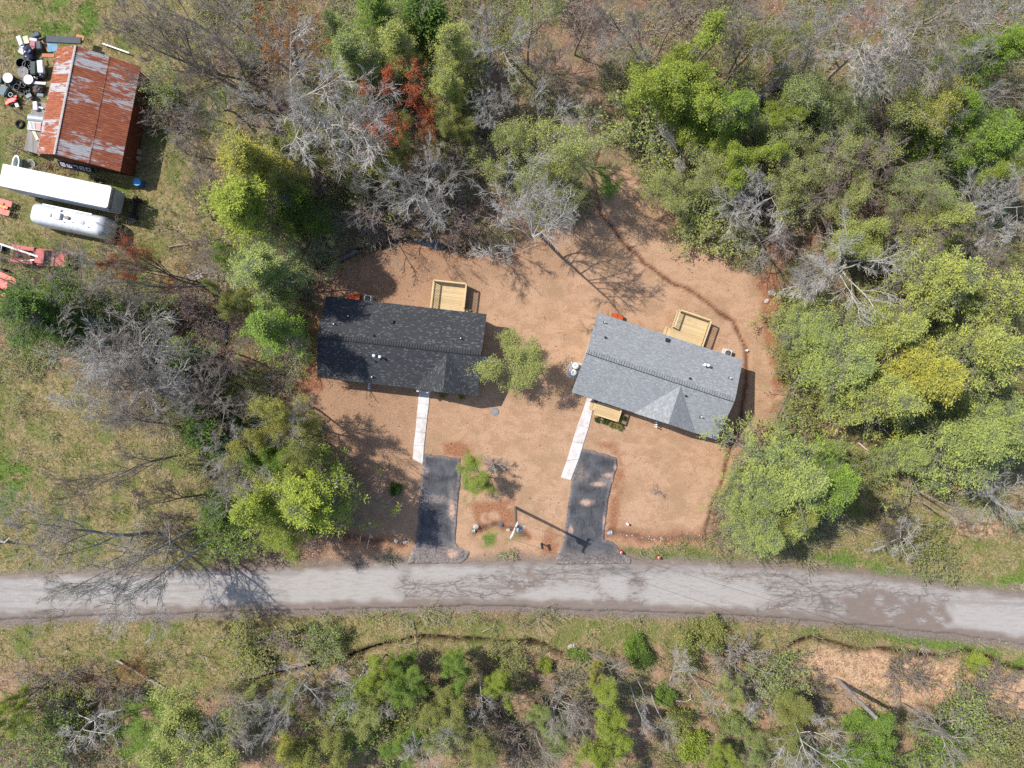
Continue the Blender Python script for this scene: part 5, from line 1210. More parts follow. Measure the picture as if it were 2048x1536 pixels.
    def leafy(seed, Hh, spread, nl, clear, nm, nleaf, size, up=.1, sig=.22, twigmat=None):
        r, tr, l1, l2, l3 = skeleton(seed, Hh, spread, nl, up, .11, clear)
        l4 = children(l3, 3, .2, 1.0, .75, .6, 3, .16, .03, r, rmin=.014, taper=.3, lmin=.3)
        tips = np.concatenate([l4.P[:, 1:].reshape(-1, 3), l3.P[:, -1]])
        cl = r.random(len(tips)); k = nleaf
        keep = r.random(len(tips)) < min(1, k); tips = tips[keep]; cl = cl[keep]; k = max(1, int(round(k)))
        pts = np.repeat(tips, k, 0) + r.normal(0, sig, (len(tips) * k, 3)); t = np.clip(np.repeat(cl, k) * .55 + r.random(len(pts)) * .45, 0, 1)
        lv = leaves(pts, size, .62, r, .55, None, t)
        me_t = combine('trunk', [(*tubes(tr, 9), None, 0), (*tubes(l1, 6), None, 0)], [BARK])
        me_c = combine('crown', [(*tubes(l2, 4), None, 1), (*tubes(l3, 3), None, 1), (*tubes(l4, 3), None, 1), (lv[0], lv[1], lv[2], 0)], [LEAF, twigmat or TWIG])
        put(nm, me_t, me_c)
    for s in range(4): leafy(200 + s, 12, 1.0, 10, .22, 'leafy', 18, .118)
    for s in range(3): leafy(220 + s, 13, .95, 9, .28, 'budding', 5, .11)
    for s in range(3): leafy(260 + s, 12, 1.05, 10, .25, 'sparse', 9, .118)
    for s in range(2): leafy(240 + s, 13, .95, 9, .28, 'redmaple', 4, .10, .1, .10, TWIGB)
    # shrubs: many stems from the ground
    def shrub(seed, Hh, nst, spread, nm, nleaf, size, n3=4):
        r = np.random.default_rng(seed); a = r.random(nst) * 6.28; sp = spread * (.2 + .8 * r.random(nst))
        st = np.stack([np.cos(a) * .25, np.sin(a) * .25, np.full(nst, -.1)], 1); di = np.stack([np.cos(a) * sp, np.sin(a) * sp, np.ones(nst)], 1); ln = Hh * (.6 + .5 * r.random(nst))
        l1 = Limbs(walk(st, di, ln, 6, .1, -.02, r), np.linspace(.028, .01, 6)[None] * np.ones((nst, 1)), ln)
        l2 = children(l1, 6, .25, 1.0, .7, .45, 4, .15, .02, r, rmin=.015, lmin=.25)
        l3 = children(l2, n3, .2, 1.0, .75, .5, 3, .15, 0, r, rmin=.014, lmin=.2)
        ch = [(*tubes(l2, 3), None, 1), (*tubes(l3, 3), None, 1)]
        if nleaf:
            tips = np.concatenate([l3.P[:, 1:].reshape(-1, 3), l2.P[:, 1:].reshape(-1, 3)]); cl = r.random(len(tips))
            if nleaf < 1:
                kp = r.random(len(tips)) < nleaf; tips = tips[kp]; cl = cl[kp]
            k = max(1, int(nleaf)); pts = np.repeat(tips, k, 0) + r.normal(0, .12, (len(tips) * k, 3)); t = np.clip(np.repeat(cl, k) * .5 + r.random(len(pts)) * .5, 0, 1)
            lv = leaves(pts, size, .55, r, .55, None, t); ch.append((lv[0], lv[1], lv[2], 0))
        else: ch = [(c[0], c[1], None, 0) for c in ch]
        put(nm, combine('stems', [(*tubes(l1, 4), None, 0)], [BARK]), combine('foliage', ch, [LEAF, TWIG] if nleaf else [BARK]))
    for s in range(3): shrub(300 + s, 2.4, 16, .75, 'shrub', 9, .10)
    for s in range(3): shrub(320 + s, 2.6, 20, .7, 'thinshrub', 3, .10)
    for s in range(3): shrub(340 + s, 2.6, 20, .8, 'twigs', 0, .1, 6)
    for s in range(2): shrub(360 + s, .9, 16, .7, 'bush', 8, .10)

NAMES = dict(pine=('pine_tree', 'tree', 'evergreen pines'), hemlock=('hemlock_tree', 'tree', 'evergreen hemlocks'), cedar=('cedar_tree', 'tree', 'small evergreen trees'), bare=('bare_tree', 'tree', 'leafless trees'), fan=('bare_tree', 'tree', 'leafless trees'),
             snag=('dead_tree', 'tree', 'dead standing trunks'), gnarled=('bare_tree', 'tree', 'leafless trees'), leafy=('leafy_tree', 'tree', 'fresh leaved trees'), budding=('budding_tree', 'tree', 'budding trees'), sparse=('leafy_tree', 'tree', 'fresh leaved trees'), redmaple=('maple_tree', 'tree', 'red flowering maples'),
             shrub=('shrub', 'shrub', 'green shrubs'), thinshrub=('shrub', 'shrub', 'thin leaved shrubs'), twigs=('brush_clump', 'brush', 'leafless brush clumps'), bush=('bush', 'shrub', 'low bushes'))
_used = {}
def plant(kd, px, py, rpx, h, col, label, base=None, bark=None):
    lib = LIB[kd]; i = _used.get(kd, 0); _used[kd] = i + 1
    tm, cm, R0, H0 = lib[i % len(lib)]
    if base is None:
        b = P(px, py, h * .72); b.z = 0; top = Vector((b.x, b.y, h))
    else:
        b = P(base[0], base[1], 0); top = P(px, py, h * .85); top = b + (top - b) * (1 / .85); top.z = h
    b.z = gz(b.x * S + 1024, 768 - b.y * S); ax = top - b
    Rm = rpx * (ALT - h * .72) / FPX
    nm, cat, grp = NAMES[kd]
    root = bpy.data.objects.new(nm, None); COL.objects.link(root); tag(root, label, cat, grp)
    root.location = b; root.empty_display_size = .3
    q = Vector((0, 0, 1)).rotation_difference(ax) @ Quaternion((0, 0, 1), random.uniform(0, 2 * PI))
    root.rotation_mode = 'QUATERNION'; root.rotation_quaternion = q
    root.scale = (Rm / R0 * random.uniform(.95, 1.05), Rm / R0 * random.uniform(.95, 1.05), ax.length / H0)
    isb = kd in ('bare', 'fan', 'snag', 'gnarled', 'twigs')
    o = link(tm.name.split('.')[0], tm, root); o.color = rgb(col if isb else (bark or (.22, .19, .165)))
    o = link(cm.name.split('.')[0], cm, root); o.color = rgb(col)
    return root

# colours: leaf and bark albedos
C = dict(Y=(.33, .33, .08), B=(.27, .335, .06), G=(.18, .275, .055), O=(.25, .27, .085), S=(.265, .325, .12), D=(.08, .14, .03), A=(.31, .35, .115), R=(.42, .10, .04), N=(.38, .19, .08),
         w=(.58, .54, .495), g=(.42, .375, .325), n=(.31, .25, .205), d=(.16, .13, .11), k=(.34, .26, .23))
TREES = [
# --- upper left, around the barn
('fan', 240, 85, 95, 14, 'n', 'dark leaning bare tree reaching over the upper end of the rusty barn roof', (480, 178)),
('fan', 345, 70, 75, 14, 'n', 'bare leaning tree just beyond the one over the barn roof', (532, 180)),
('bare', 330, 12, 75, 12, 'g', 'grey bare tree at the photo edge above the barn', (430, 70)),
('thinshrub', 300, 165, 42, 4.5, 'S', 'grey green thicket against the long side of the barn'),
('twigs', 318, 235, 42, 4.0, 'k', 'mauve grey brush below the thicket beside the barn'),
('fan', 370, 243, 45, 8, 'n', 'low fan shaped bare tree between barn and yellow pine', (460, 248)),
('fan', 350, 300, 55, 9, 'n', 'thin bare tree between white semi trailer and yellow pine', (438, 322)),
('fan', 385, 385, 48, 8, 'n', 'thin bare tree beside the bright green pine', (425, 440)),
('redmaple', 540, 70, 95, 14, 'N', 'large rusty orange budded maple at the top photo edge'),
('bare', 575, 125, 75, 14, 'g', 'grey bare tree tangled with the rusty orange maple', (640, 190)),
('bare', 630, 195, 105, 17, 'w', 'large pale grey bare tree with a dark trunk in the upper woods', (705, 315)),
('bare', 560, 235, 75, 15, 'w', 'pale grey bare tree touching the yellow olive pine', (650, 300)),
('bare', 805, 375, 80, 14, 'w', 'pale bare tree above the pond behind the charcoal roofed house', (872, 442)),
('bare', 725, 385, 50, 12, 'g', 'grey bare tree at the edge of the wet hollow', (770, 420)),
('fan', 968, 165, 62, 13, 'w', 'whitish bare tree right of the tall yellow green hemlock', (1003, 240)),
('fan', 1085, 140, 62, 9, 'k', 'mauve fan shaped bare tree above the pale budding tree', (1075, 200)),
('budding', 1078, 278, 90, 14, 'A', 'pale budding tree with white limbs beside the woodland trail', (1075, 345)),
('bare', 1050, 425, 88, 17, 'w', 'whitest bare tree overhanging the lawn behind the two houses', (1082, 470)),
('budding', 1130, 350, 55, 10, 'A', 'small budding tree at the lawn edge beside the whitest bare tree'),
('budding', 1062, 22, 70, 14, 'A', 'budding tree at the top photo edge beside the woodland trail'),
('bare', 1255, 20, 65, 13, 'g', 'grey bare tree at the top photo edge above the big bright crown', (1240, 62)),
('bare', 1165, 25, 55, 11, 'k', 'mauve bare tree at the top edge, right of the budding tree'),
('twigs', 930, 320, 60, 5, 'k', 'mauve brush between the red maple and the pale budding tree'),
('twigs', 890, 425, 60, 3, 'k', 'dark mauve brush right above the pond water'),
('twigs', 1020, 240, 50, 4.5, 'k', 'mauve brush beside the trunk of the pale budding tree'),
('hemlock', 482, 305, 68, 14, 'Y', 'yellow olive pine above the bright green pine', None),
('pine', 490, 400, 85, 14, 'B', 'big bright green pine right of the silver camper', None),
('leafy', 585, 335, 62, 12, 'O', 'olive green tree between bright pine and large pale bare tree'),
('cedar', 625, 440, 22, 4, 'G', 'small round dark green evergreen above the wet hollow'),
('cedar', 585, 405, 40, 8, 'D', 'dark evergreen tucked against the big bright green pine'),
('pine', 505, 545, 68, 13, 'S', 'grey green pine left of the charcoal roofed house, upper one'),
('pine', 528, 640, 68, 13, 'G', 'grey green pine left of the charcoal roofed house, lower bigger one'),
('leafy', 455, 590, 40, 11, 'O', 'olive tree outside the two grey green pines'),
('cedar', 858, 38, 52, 9, 'D', 'darkest green evergreen at the top photo edge'),
('hemlock', 745, 30, 55, 11, 'G', 'mid green tree at the top photo edge left of the darkest evergreen'),
('hemlock', 668, 65, 42, 11, 'S', 'yellowish green tree just right of the rusty orange maple'),
('hemlock', 720, 115, 58, 12, 'S', 'pale green tree over the red maple, leftmost of its neighbours'),
('hemlock', 782, 85, 55, 12, 'A', 'light green tree directly above the red maple'),
('hemlock', 905, 105, 58, 13, 'A', 'tall yellow green hemlock between red maple and whitish bare tree'),
('hemlock', 885, 165, 45, 12, 'A', 'yellow green hemlock just below the tallest one beside the red maple'),
('redmaple', 808, 185, 90, 13, 'R', 'vivid red orange maple in the upper woods'),
('redmaple', 850, 290, 52, 11, 'N', 'smaller orange maple below the vivid red maple'),
('leafy', 762, 275, 60, 11, 'O', 'olive tree between large pale bare tree and orange maple'),
('thinshrub', 745, 345, 60, 6, 'O', 'olive thicket above the bare tree by the pond'),
('leafy', 925, 235, 50, 10, 'O', 'dark olive tree below the whitish bare tree'),
('thinshrub', 690, 255, 50, 5, 'O', 'olive brown thicket at the foot of the large pale bare tree'),
# --- left woods and meadow edge
('redmaple', 205, 512, 55, 13, 'R', 'red tipped dark tree leaning toward the silver camper', (410, 568)),
('fan', 215, 545, 60, 13, 'n', 'dark forked bare tree leaning toward the red tow truck', (405, 572)),
('fan', 195, 605, 75, 13, 'g', 'wide grey bare tree leaning left from the grey green pines', (418, 572)),
('bare', 50, 520, 90, 13, 'n', 'dark trunked bare tree spreading over the red tow truck', (160, 612)),
('pine', 62, 628, 95, 13, 'D', 'dark shaded pine at the left photo edge below the tow truck'),
('pine', 140, 660, 55, 11, 'D', 'dark shaded pine beside the wide silvery bare tree'),
('twigs', 240, 640, 65, 4, 'g', 'grey brush between the dark pines and the grey green pines'),
('thinshrub', 300, 625, 45, 5, 'S', 'grey green thicket below the wide grey leaning tree'),
('fan', 245, 700, 85, 13, 'w', 'silvery bare tree in the left woods, upper of a close pair', (330, 705)),
('bare', 250, 745, 95, 13, 'w', 'silvery bare tree in the left woods, lower of a close pair', (330, 745)),
('cedar', 362, 710, 36, 5, 'G', 'small bright edged evergreen right of the silvery pair'),
('twigs', 400, 740, 55, 4, 'k', 'mauve brush beside the small bright edged evergreen'),
('twigs', 395, 625, 55, 3, 'k', 'mauve brush under the leaning bare trunks'),
('fan', 225, 800, 80, 13, 'n', 'thin bare tree leaning over the meadow from below the silvery pair', (370, 795)),
('bare', 350, 790, 62, 10, 'g', 'grey bare tree at the end of the lower silvery tree'),
('fan', 150, 925, 85, 14, 'n', 'long forked bare tree lying low over the olive meadow', (392, 903)),
('thinshrub', 410, 905, 58, 5, 'O', 'olive thicket at the foot of the long forked bare tree'),
('cedar', 418, 865, 45, 7, 'D', 'dark evergreen below the mauve tangle of the left woods'),
('cedar', 395, 820, 38, 7, 'D', 'dark evergreen behind the thin leaning bare tree'),
('bare', 445, 805, 60, 10, 'k', 'mauve bare tree left of the yellow pine'),
('bare', 458, 880, 58, 10, 'w', 'white limbed bare tree left of the yellow pine', (512, 880)),
('bare', 470, 965, 60, 11, 'g', 'grey bare tree above the bright pine beside the road', (525, 945)),
('fan', 300, 1020, 48, 9, 'd', 'small dark bare tree leaning over the meadow above the road', (410, 988)),
('fan', 90, 1115, 100, 14, 'g', 'big bare tree leaning far left along the road, upper of three', (312, 1065)),
('fan', 165, 1160, 105, 16, 'g', 'big bare tree leaning over the road, middle of three', (400, 1052)),
('fan', 275, 1195, 90, 14, 'w', 'pale bare tree leaning over the road, lower of three', (415, 1085)),
('twigs', 310, 1055, 40, 4, 'k', 'mauve brush at the foot of the big leaning trees'),
('cedar', 432, 1020, 34, 6, 'D', 'dark little evergreen beside the bright roadside pine'),
('thinshrub', 455, 1075, 55, 5, 'G', 'green thicket between big leaning trees and bright roadside pine'),
# --- left of the lawn
('sparse', 520, 870, 62, 11, 'Y', 'bright yellow tree left of the lawn, outermost'),
('sparse', 572, 822, 66, 12, 'Y', 'yellowish pine nearest the charcoal roofed house'),
('sparse', 590, 895, 60, 12, 'O', 'grey olive tree below the yellowish pine'),
('bare', 565, 868, 58, 12, 'g', 'grey bare tree caught among the yellow crowns', (640, 850)),
('leafy', 520, 925, 48, 9, 'G', 'green tree below the bright yellow tree'),
('pine', 595, 990, 82, 13, 'B', 'bright green roadside pine, upper of three'),
('pine', 510, 1035, 70, 12, 'B', 'bright green roadside pine, outermost of three'),
('sparse', 570, 1085, 80, 12, 'B', 'bright green roadside tree overhanging the road edge'),
('sparse', 605, 1040, 50, 10, 'G', 'mid green tree behind the roadside tree on the lawn side'),
('twigs', 648, 1055, 40, 4, 'k', 'mauve brush on the lawn edge beside the bright roadside pines'),
('twigs', 470, 640, 35, 3, 'k', 'mauve brush around the dark pool in the left woods'),
# --- upper right woods
('leafy', 1390, 140, 105, 13, 'B', 'largest bright yellow green crown in the upper woods'),
('leafy', 1350, 205, 75, 11, 'B', 'bright green crown at the lower left of the largest bright crown'),
('pine', 1460, 225, 62, 10, 'G', 'green crown at the right shoulder of the largest bright crown'),
('leafy', 1278, 160, 48, 7, 'B', 'small bright green tree beside the woodland trail'),
('thinshrub', 1300, 240, 75, 6, 'S', 'pale green thicket between the trail and the bright crowns'),
('gnarled', 1350, 292, 60, 6, 'w', 'white gnarled bare bush below the largest bright crown', (1400, 285)),
('leafy', 1395, 262, 40, 6, 'B', 'small bright tree right of the white gnarled bush'),
('leafy', 1500, 325, 66, 9, 'B', 'round bright tree above the red soil bank'),
('leafy', 1545, 245, 52, 9, 'B', 'bright tree right of the white forked snag'),
('gnarled', 1535, 182, 48, 5, 'w', 'white forked snag in the gap right of the largest bright crown', (1512, 192)),
('thinshrub', 1440, 365, 55, 5, 'S', 'pale thicket left of the round bright tree'),
('gnarled', 1465, 362, 48, 6, 'g', 'grey small bare bush below the round bright tree', (1430, 395)),
('bare', 1718, 55, 92, 15, 'w', 'pale multi stemmed bare tree in the upper right woods', (1655, 160)),
('bare', 1880, 15, 92, 17, 'g', 'thick trunked grey bare tree at the top right', (1795, 72)),
('bare', 2005, 12, 65, 14, 'w', 'white bare tree in the top right photo corner', (1945, 48)),
('gnarled', 1850, 170, 100, 9, 'w', 'bent white bare tree with a curved brown trunk', (1738, 150)),
('bare', 1590, 75, 62, 13, 'g', 'grey bare tree at the top between bright crown and multi stemmed tree'),
('bare', 1450, 30, 65, 13, 'k', 'mauve bare tree at the top edge behind the largest bright crown'),
('bare', 1355, 20, 55, 12, 'k', 'mauve bare tree at the top edge, left of its mauve neighbour'),
('gnarled', 1665, 285, 55, 7, 'g', 'grey forked bare bush in the middle of the right woods', (1650, 340)),
('gnarled', 1830, 330, 82, 8, 'n', 'arching brown bare bush in the right woods', (1715, 358)),
('twigs', 1760, 270, 65, 5, 'n', 'brown brush between bent white tree and arching brown bush'),
('twigs', 1610, 380, 70, 4, 'n', 'brown brush left of the pale green round tree'),
('twigs', 1560, 440, 60, 4, 'k', 'mauve brush above the red soil bank'),
('thinshrub', 1580, 310, 55, 5, 'O', 'olive thicket right of the round bright tree'),
('thinshrub', 1590, 165, 58, 5, 'O', 'olive thicket right of the white forked snag'),
('thinshrub', 1640, 225, 60, 5, 'S', 'pale thicket left of the bent white tree'),
('budding', 1910, 165, 80, 12, 'Y', 'yellow budding tree right of the bent white tree'),
('pine', 2005, 90, 55, 12, 'G', 'green pine at the right edge below the white corner tree'),
('hemlock', 1968, 265, 75, 11, 'G', 'green hemlock near the right edge above the white birch trunks'),
('leafy', 2020, 320, 60, 10, 'B', 'bright green tree at the right photo edge in the upper woods'),
('thinshrub', 1905, 240, 55, 5, 'O', 'olive thicket below the yellow budding tree'),
('twigs', 1890, 120, 60, 5, 'n', 'brown brush above the yellow budding tree'),
('leafy', 1705, 425, 78, 8, 'A', 'round pale green tree amid brown brush in the right woods'),
('hemlock', 1895, 425, 72, 9, 'A', 'pale yellow green tree between round pale tree and birch trunks'),
('bare', 2010, 395, 60, 12, 'w', 'white birch at the right edge, upper of two', (1930, 430)),
('fan', 2015, 492, 55, 11, 'w', 'white birch at the right edge, lower of two', (1935, 478)),
('bare', 1735, 512, 118, 12, 'w', 'large white bare tree with drooping limbs above the yellow green pines', (1672, 505)),
('fan', 1650, 512, 62, 8, 'g', 'grey bare tree left of the large white drooping one', (1582, 548)),
('twigs', 1830, 480, 65, 4, 'n', 'brown brush right of the large white drooping tree'),
('thinshrub', 1470, 470, 55, 4, 'A', 'pale green thicket at the lawn corner above the ditch'),
('thinshrub', 1400, 420, 55, 4, 'A', 'pale green thicket on the slope behind the ditch'),
('thinshrub', 1335, 330, 50, 4, 'A', 'pale green thicket beside the head of the ditch'),
('twigs', 1490, 420, 60, 4, 'g', 'grey brush above the lawn corner thicket'),
# --- right pines
('pine', 1885, 585, 82, 14, 'A', 'yellow green pine, topmost of the dense pine group'),
('pine', 1790, 640, 75, 13, 'A', 'pale pine with grey twigs, upper left in the dense pine group'),
('pine', 1690, 715, 88, 12, 'S', 'grey green pine nearest the red soil bank'),
('pine', 1830, 740, 95, 14, 'Y', 'biggest yellow green pine in the dense pine group'),
('pine', 1755, 790, 78, 13, 'A', 'yellow green pine, lowest of the dense pine group'),
('pine', 1990, 610, 82, 14, 'A', 'light green pine at the right edge beside the topmost yellow one'),
('pine', 1985, 715, 90, 15, 'A', 'yellow green pine at the right edge with a dark gap below'),
('hemlock', 1635, 655, 55, 8, 'S', 'pale small hemlock between soil bank and grey green pine'),
('thinshrub', 1600, 620, 50, 4, 'A', 'pale thicket along the soil bank beside the small hemlock'),
('thinshrub', 1610, 730, 48, 4, 'O', 'olive thicket along the soil bank below the small hemlock'),
('thinshrub', 1625, 800, 55, 4, 'O', 'olive brown thicket under the lowest yellow green pine'),
('pine', 1925, 885, 92, 12, 'S', 'soft grey green pine below the dark gap, left of two'),
('pine', 2015, 840, 78, 13, 'S', 'soft grey green pine below the dark gap, at the photo edge'),
('hemlock', 1835, 905, 48, 8, 'S', 'small grey green hemlock at the bent pale branch'),
('pine', 1600, 932, 96, 12, 'S', 'large round grey green pine right of the lawn'),
('pine', 1655, 980, 80, 11, 'G', 'green pine at the lower right of the large round pine'),
('hemlock', 1515, 1000, 56, 9, 'S', 'pale hemlock overhanging the lawn edge'),
('hemlock', 1530, 1055, 58, 8, 'S', 'pale hemlock near the road verge below the large round pine'),
('hemlock', 1600, 1050, 50, 8, 'O', 'olive hemlock above the lush green verge'),
('bare', 2025, 1005, 62, 10, 'w', 'dense white bare tree at the right edge above the road', (1965, 985)),
('snag', 1915, 1020, 32, 8, 'g', 'thin grey leaning sapling in the clearing, upper one', (1820, 972)),
('snag', 1915, 1045, 30, 8, 'g', 'thin grey leaning sapling in the clearing, lower one', (1835, 1000)),
('gnarled', 1812, 1085, 45, 5, 'w', 'white bare bush above the lush verge', (1805, 1065)),
('twigs', 1790, 1040, 48, 4, 'd', 'dark brush beside the white bare bush'),
('thinshrub', 1880, 1100, 55, 3, 'O', 'olive thicket along the verge right of the white bare bush'),
('thinshrub', 1745, 940, 45, 3, 'O', 'olive low thicket in the clearing right of the round pine'),
# --- lawn
('sparse', 1055, 702, 92, 7, 'A', 'lone pale green tree on the lawn between the two houses'),
('sparse', 968, 958, 50, 5, 'B', 'small yellow green tree between the two driveways'),
('gnarled', 985, 935, 26, 3.5, 'w', 'small pale bare sapling behind the small tree between the driveways'),
('bush', 790, 979, 12, .9, 'D', 'single dark green bush on the lawn left of the driveway'),
('gnarled', 1311, 984, 11, 1.5, 'g', 'single small grey twiggy bush on the lawn before the grey roofed house'),
# --- south of the road
('bare', 545, 1450, 58, 13, 'w', 'tall narrow white bare tree leaning away from the stream bend', (652, 1310)),
('gnarled', 700, 1400, 62, 6, 'w', 'white forked bare tree right of the tall narrow white one'),
('gnarled', 170, 1465, 58, 5, 'w', 'curved white bare tree in the dark lower left brush'),
('bare', 445, 1470, 60, 10, 'g', 'grey bare tree rising from the pale green crown at the bottom', (500, 1390)),
('leafy', 400, 1490, 100, 9, 'A', 'wide pale green crown at the bottom photo edge'),
('leafy', 18, 1415, 48, 8, 'B', 'bright green tree at the left edge below the road'),
('twigs', 85, 1385, 62, 4, 'n', 'brown brush right of the bright tree at the left edge'),
('thinshrub', 60, 1480, 60, 5, 'G', 'green thicket in the lower left photo corner'),
('thinshrub', 130, 1430, 52, 4, 'O', 'olive thicket around the curved white tree'),
('twigs', 215, 1400, 48, 3, 'n', 'brown brush beside the straight fallen trunk'),
('twigs', 265, 1340, 32, 2.2, 'N', 'rust brown brush heap under the straight fallen trunk'),
('twigs', 90, 1520, 55, 4, 'k', 'mauve brush at the bottom left photo edge'),
('leafy', 640, 1500, 72, 8, 'O', 'olive yellow crown at the bottom edge below the white forked tree'),
('leafy', 570, 1520, 55, 8, 'Y', 'yellowish crown at the bottom under the tall narrow white tree'),
('leafy', 755, 1345, 45, 6, 'B', 'bright green tree right under the stream, left of two'),
('leafy', 830, 1345, 55, 7, 'G', 'green tree right under the stream, right of two'),
('leafy', 880, 1410, 55, 7, 'O', 'olive green tree left of the slim white birches'),
('leafy', 920, 1350, 42, 6, 'G', 'small green tree below the dark stream channel'),
('leafy', 1002, 1385, 34, 6, 'B', 'small brightest green tree among slim white birches'),
('snag', 955, 1420, 32, 9, 'w', 'slim white birch left of the brightest small green tree', (965, 1345)),
('snag', 905, 1480, 34, 9, 'w', 'slim white birch at the bottom below the olive green tree', (930, 1410)),
('gnarled', 770, 1415, 58, 7, 'g', 'grey forked bare tree in the lower woods left of the birches', (790, 1370)),
('thinshrub', 700, 1455, 58, 5, 'G', 'green thicket between white forked tree and grey forked tree'),
('thinshrub', 800, 1470, 62, 5, 'O', 'olive thicket at the bottom under the grey forked tree'),
('leafy', 815, 1520, 50, 7, 'G', 'green tree at the bottom photo edge, left of the slim birches'),
('twigs', 985, 1470, 55, 4, 'n', 'brown brush under the slim white birches'),
('leafy', 1072, 1440, 32, 5, 'S', 'small grey green tree before the leaning grey snag'),
('snag', 1088, 1530, 36, 9, 'g', 'grey leaning snag at the bottom edge below the small grey green tree', (1072, 1452)),
('twigs', 1050, 1490, 55, 4, 'n', 'brown brush around the grey leaning snag'),
('leafy', 1212, 1410, 50, 8, 'B', 'bright green tree left of the white dead trunks, upper of two'),
('leafy', 1225, 1500, 55, 8, 'B', 'bright green tree left of the white dead trunks, lower of two'),
('bush', 1089, 1335, 14, 1.4, 'B', 'round small bright shrub alone on the brown slope'),
('leafy', 1205, 1355, 28, 4, 'Y', 'small yellow tree in the brush below the stream'),
('snag', 1290, 1465, 29, 10, 'w', 'white dead trunk with a twiggy dark crown', (1259, 1367)),
('snag', 1335, 1480, 30, 11, 'w', 'tall white dead trunk right of the twiggy crowned one', (1300, 1382)),
('snag', 1300, 1410, 22, 8, 'w', 'thin white dead trunk rising behind the two tall ones', (1268, 1345)),
('snag', 1425, 1415, 26, 9, 'w', 'pale dead trunk standing alone in the brown brush', (1378, 1346)),
('fan', 1345, 1315, 34, 5, 'w', 'small white multi stemmed birch near the stream', (1340, 1362)),
('gnarled', 1215, 1320, 34, 4, 'g', 'grey fine twigged sapling near the stream', (1232, 1370)),
('bush', 1272, 1297, 22, 1.8, 'G', 'vivid green bush by the stream, upper of a pair'),
('bush', 1283, 1318, 22, 1.6, 'D', 'dark green bush by the stream, lower of a pair'),
('shrub', 1408, 1295, 52, 3, 'O', 'wide olive shrub on the bank below the road'),
('twigs', 1480, 1345, 58, 4.5, 'g', 'grey fine brush right of the lone pale dead trunk'),
('gnarled', 1505, 1425, 36, 6, 'w', 'small white crooked tree at the edge of the grey brush', (1522, 1390)),
('bush', 1332, 1396, 20, 1.6, 'G', 'dark green bush between the white dead trunks and hooked stick'),
('bush', 1365, 1450, 26, 2, 'O', 'olive bush right of the tall white dead trunk'),
('bush', 1390, 1500, 28, 2, 'B', 'bright bush at the bottom right of the tall white dead trunk'),
('leafy', 1435, 1515, 40, 5, 'B', 'bright low tree at the bottom edge right of the dead trunks'),
('shrub', 1475, 1455, 34, 3, 'S', 'grey green shrub left of the big leaning grey tree'),
('bare', 1655, 1515, 78, 11, 'w', 'big leaning grey bare tree in the lower right woods', (1545, 1388)),
('thinshrub', 1560, 1360, 55, 4, 'S', 'grey green thicket at the left end of the wood chips'),
('leafy', 1590, 1450, 55, 6, 'O', 'olive crown behind the big leaning grey tree'),
('twigs', 1640, 1400, 40, 3, 'n', 'brown brush at the foot of the thick grey stub'),
('leafy', 1745, 1490, 88, 7, 'G', 'broad green maple below the wood chips'),
('gnarled', 1895, 1475, 58, 7, 'g', 'grey bare tree right of the broad green maple', (1865, 1430)),
('thinshrub', 1960, 1470, 62, 5, 'S', 'pale thicket at the lower right edge below the wood chips'),
('thinshrub', 2030, 1500, 55, 5, 'O', 'olive thicket in the lower right photo corner'),
('thinshrub', 1890, 1525, 58, 5, 'G', 'green thicket at the bottom right of the broad green maple'),
('snag', 1885, 1470, 21, 7, 'g', 'thin grey snag at the lower edge of the wood chips', (1802, 1404)),
('twigs', 1815, 1360, 48, 2.5, 'n', 'thin brown brush across the wood chips'),
('twigs', 1990, 1400, 60, 3, 'n', 'thin tan brush at the right end of the wood chips'),
('bush', 1960, 1330, 20, 1.2, 'B', 'bright bush at the right end of the roadside ditch'),
('bush', 625, 1262, 13, 1.0, 'D', 'dark green bush alone on the verge below the road'),
('thinshrub', 500, 1300, 58, 2.6, 'O', 'olive brown thicket above the thick fallen log'),
('twigs', 590, 1285, 52, 2.4, 'n', 'brown brush above the stream bend'),
('thinshrub', 640, 1295, 40, 3, 'S', 'grey green thicket at the stream bend'),
('leafy', 550, 1390, 45, 6, 'O', 'olive tree between fallen log and tall narrow white tree'),
('bush', 1145, 1310, 12, .9, 'G', 'small green bush at the end of the open stream, left of two'),
('bush', 1166, 1313, 13, .9, 'G', 'small green bush at the end of the open stream, right of two'),
('twigs', 1130, 1400, 62, 3, 'n', 'brown brush in the middle of the lower woods'),
('thinshrub', 1010, 1330, 42, 2.5, 'O', 'olive thicket under the dark stream channel'),
('bush', 885, 791, 5.9, .7, 'Y', 'yellow green bush by the wall of the charcoal roofed house, nearer the walkway'),
('bush', 923, 794, 5.3, .7, 'Y', 'yellow green bush by the wall of the charcoal roofed house, nearer the corner'),
('bush', 1195, 839, 5.3, .6, 'D', 'small bush in front of the porch, nearest the walkway'),
('bush', 1211, 843, 5.9, .6, 'D', 'small bush in front of the porch, second from the walkway'),
('bush', 1225, 850, 5.9, .6, 'O', 'small olive bush in front of the porch, third from the walkway'),
('bush', 1240, 854, 5.9, .6, 'O', 'small olive bush at the outer porch corner, farthest from the walkway'),
('bush', 1246, 836, 5.3, .6, 'D', 'small dark bush in the shade beside the porch'),
# --- further trees filling the woods
('bare', 480, 25, 75, 13, 'g', 'grey bare tree left of the rusty orange maple at the top edge'),
('bare', 440, 125, 70, 13, 'k', 'mauve bare tree below the rusty orange maple, beside leaning dark trunks'),
('fan', 400, 190, 60, 11, 'g', 'thin grey bare tree between the barn and the large pale bare tree', (470, 225)),
('bare', 700, 220, 75, 15, 'w', 'pale bare tree between the large pale bare tree and the red maple', (745, 300)),
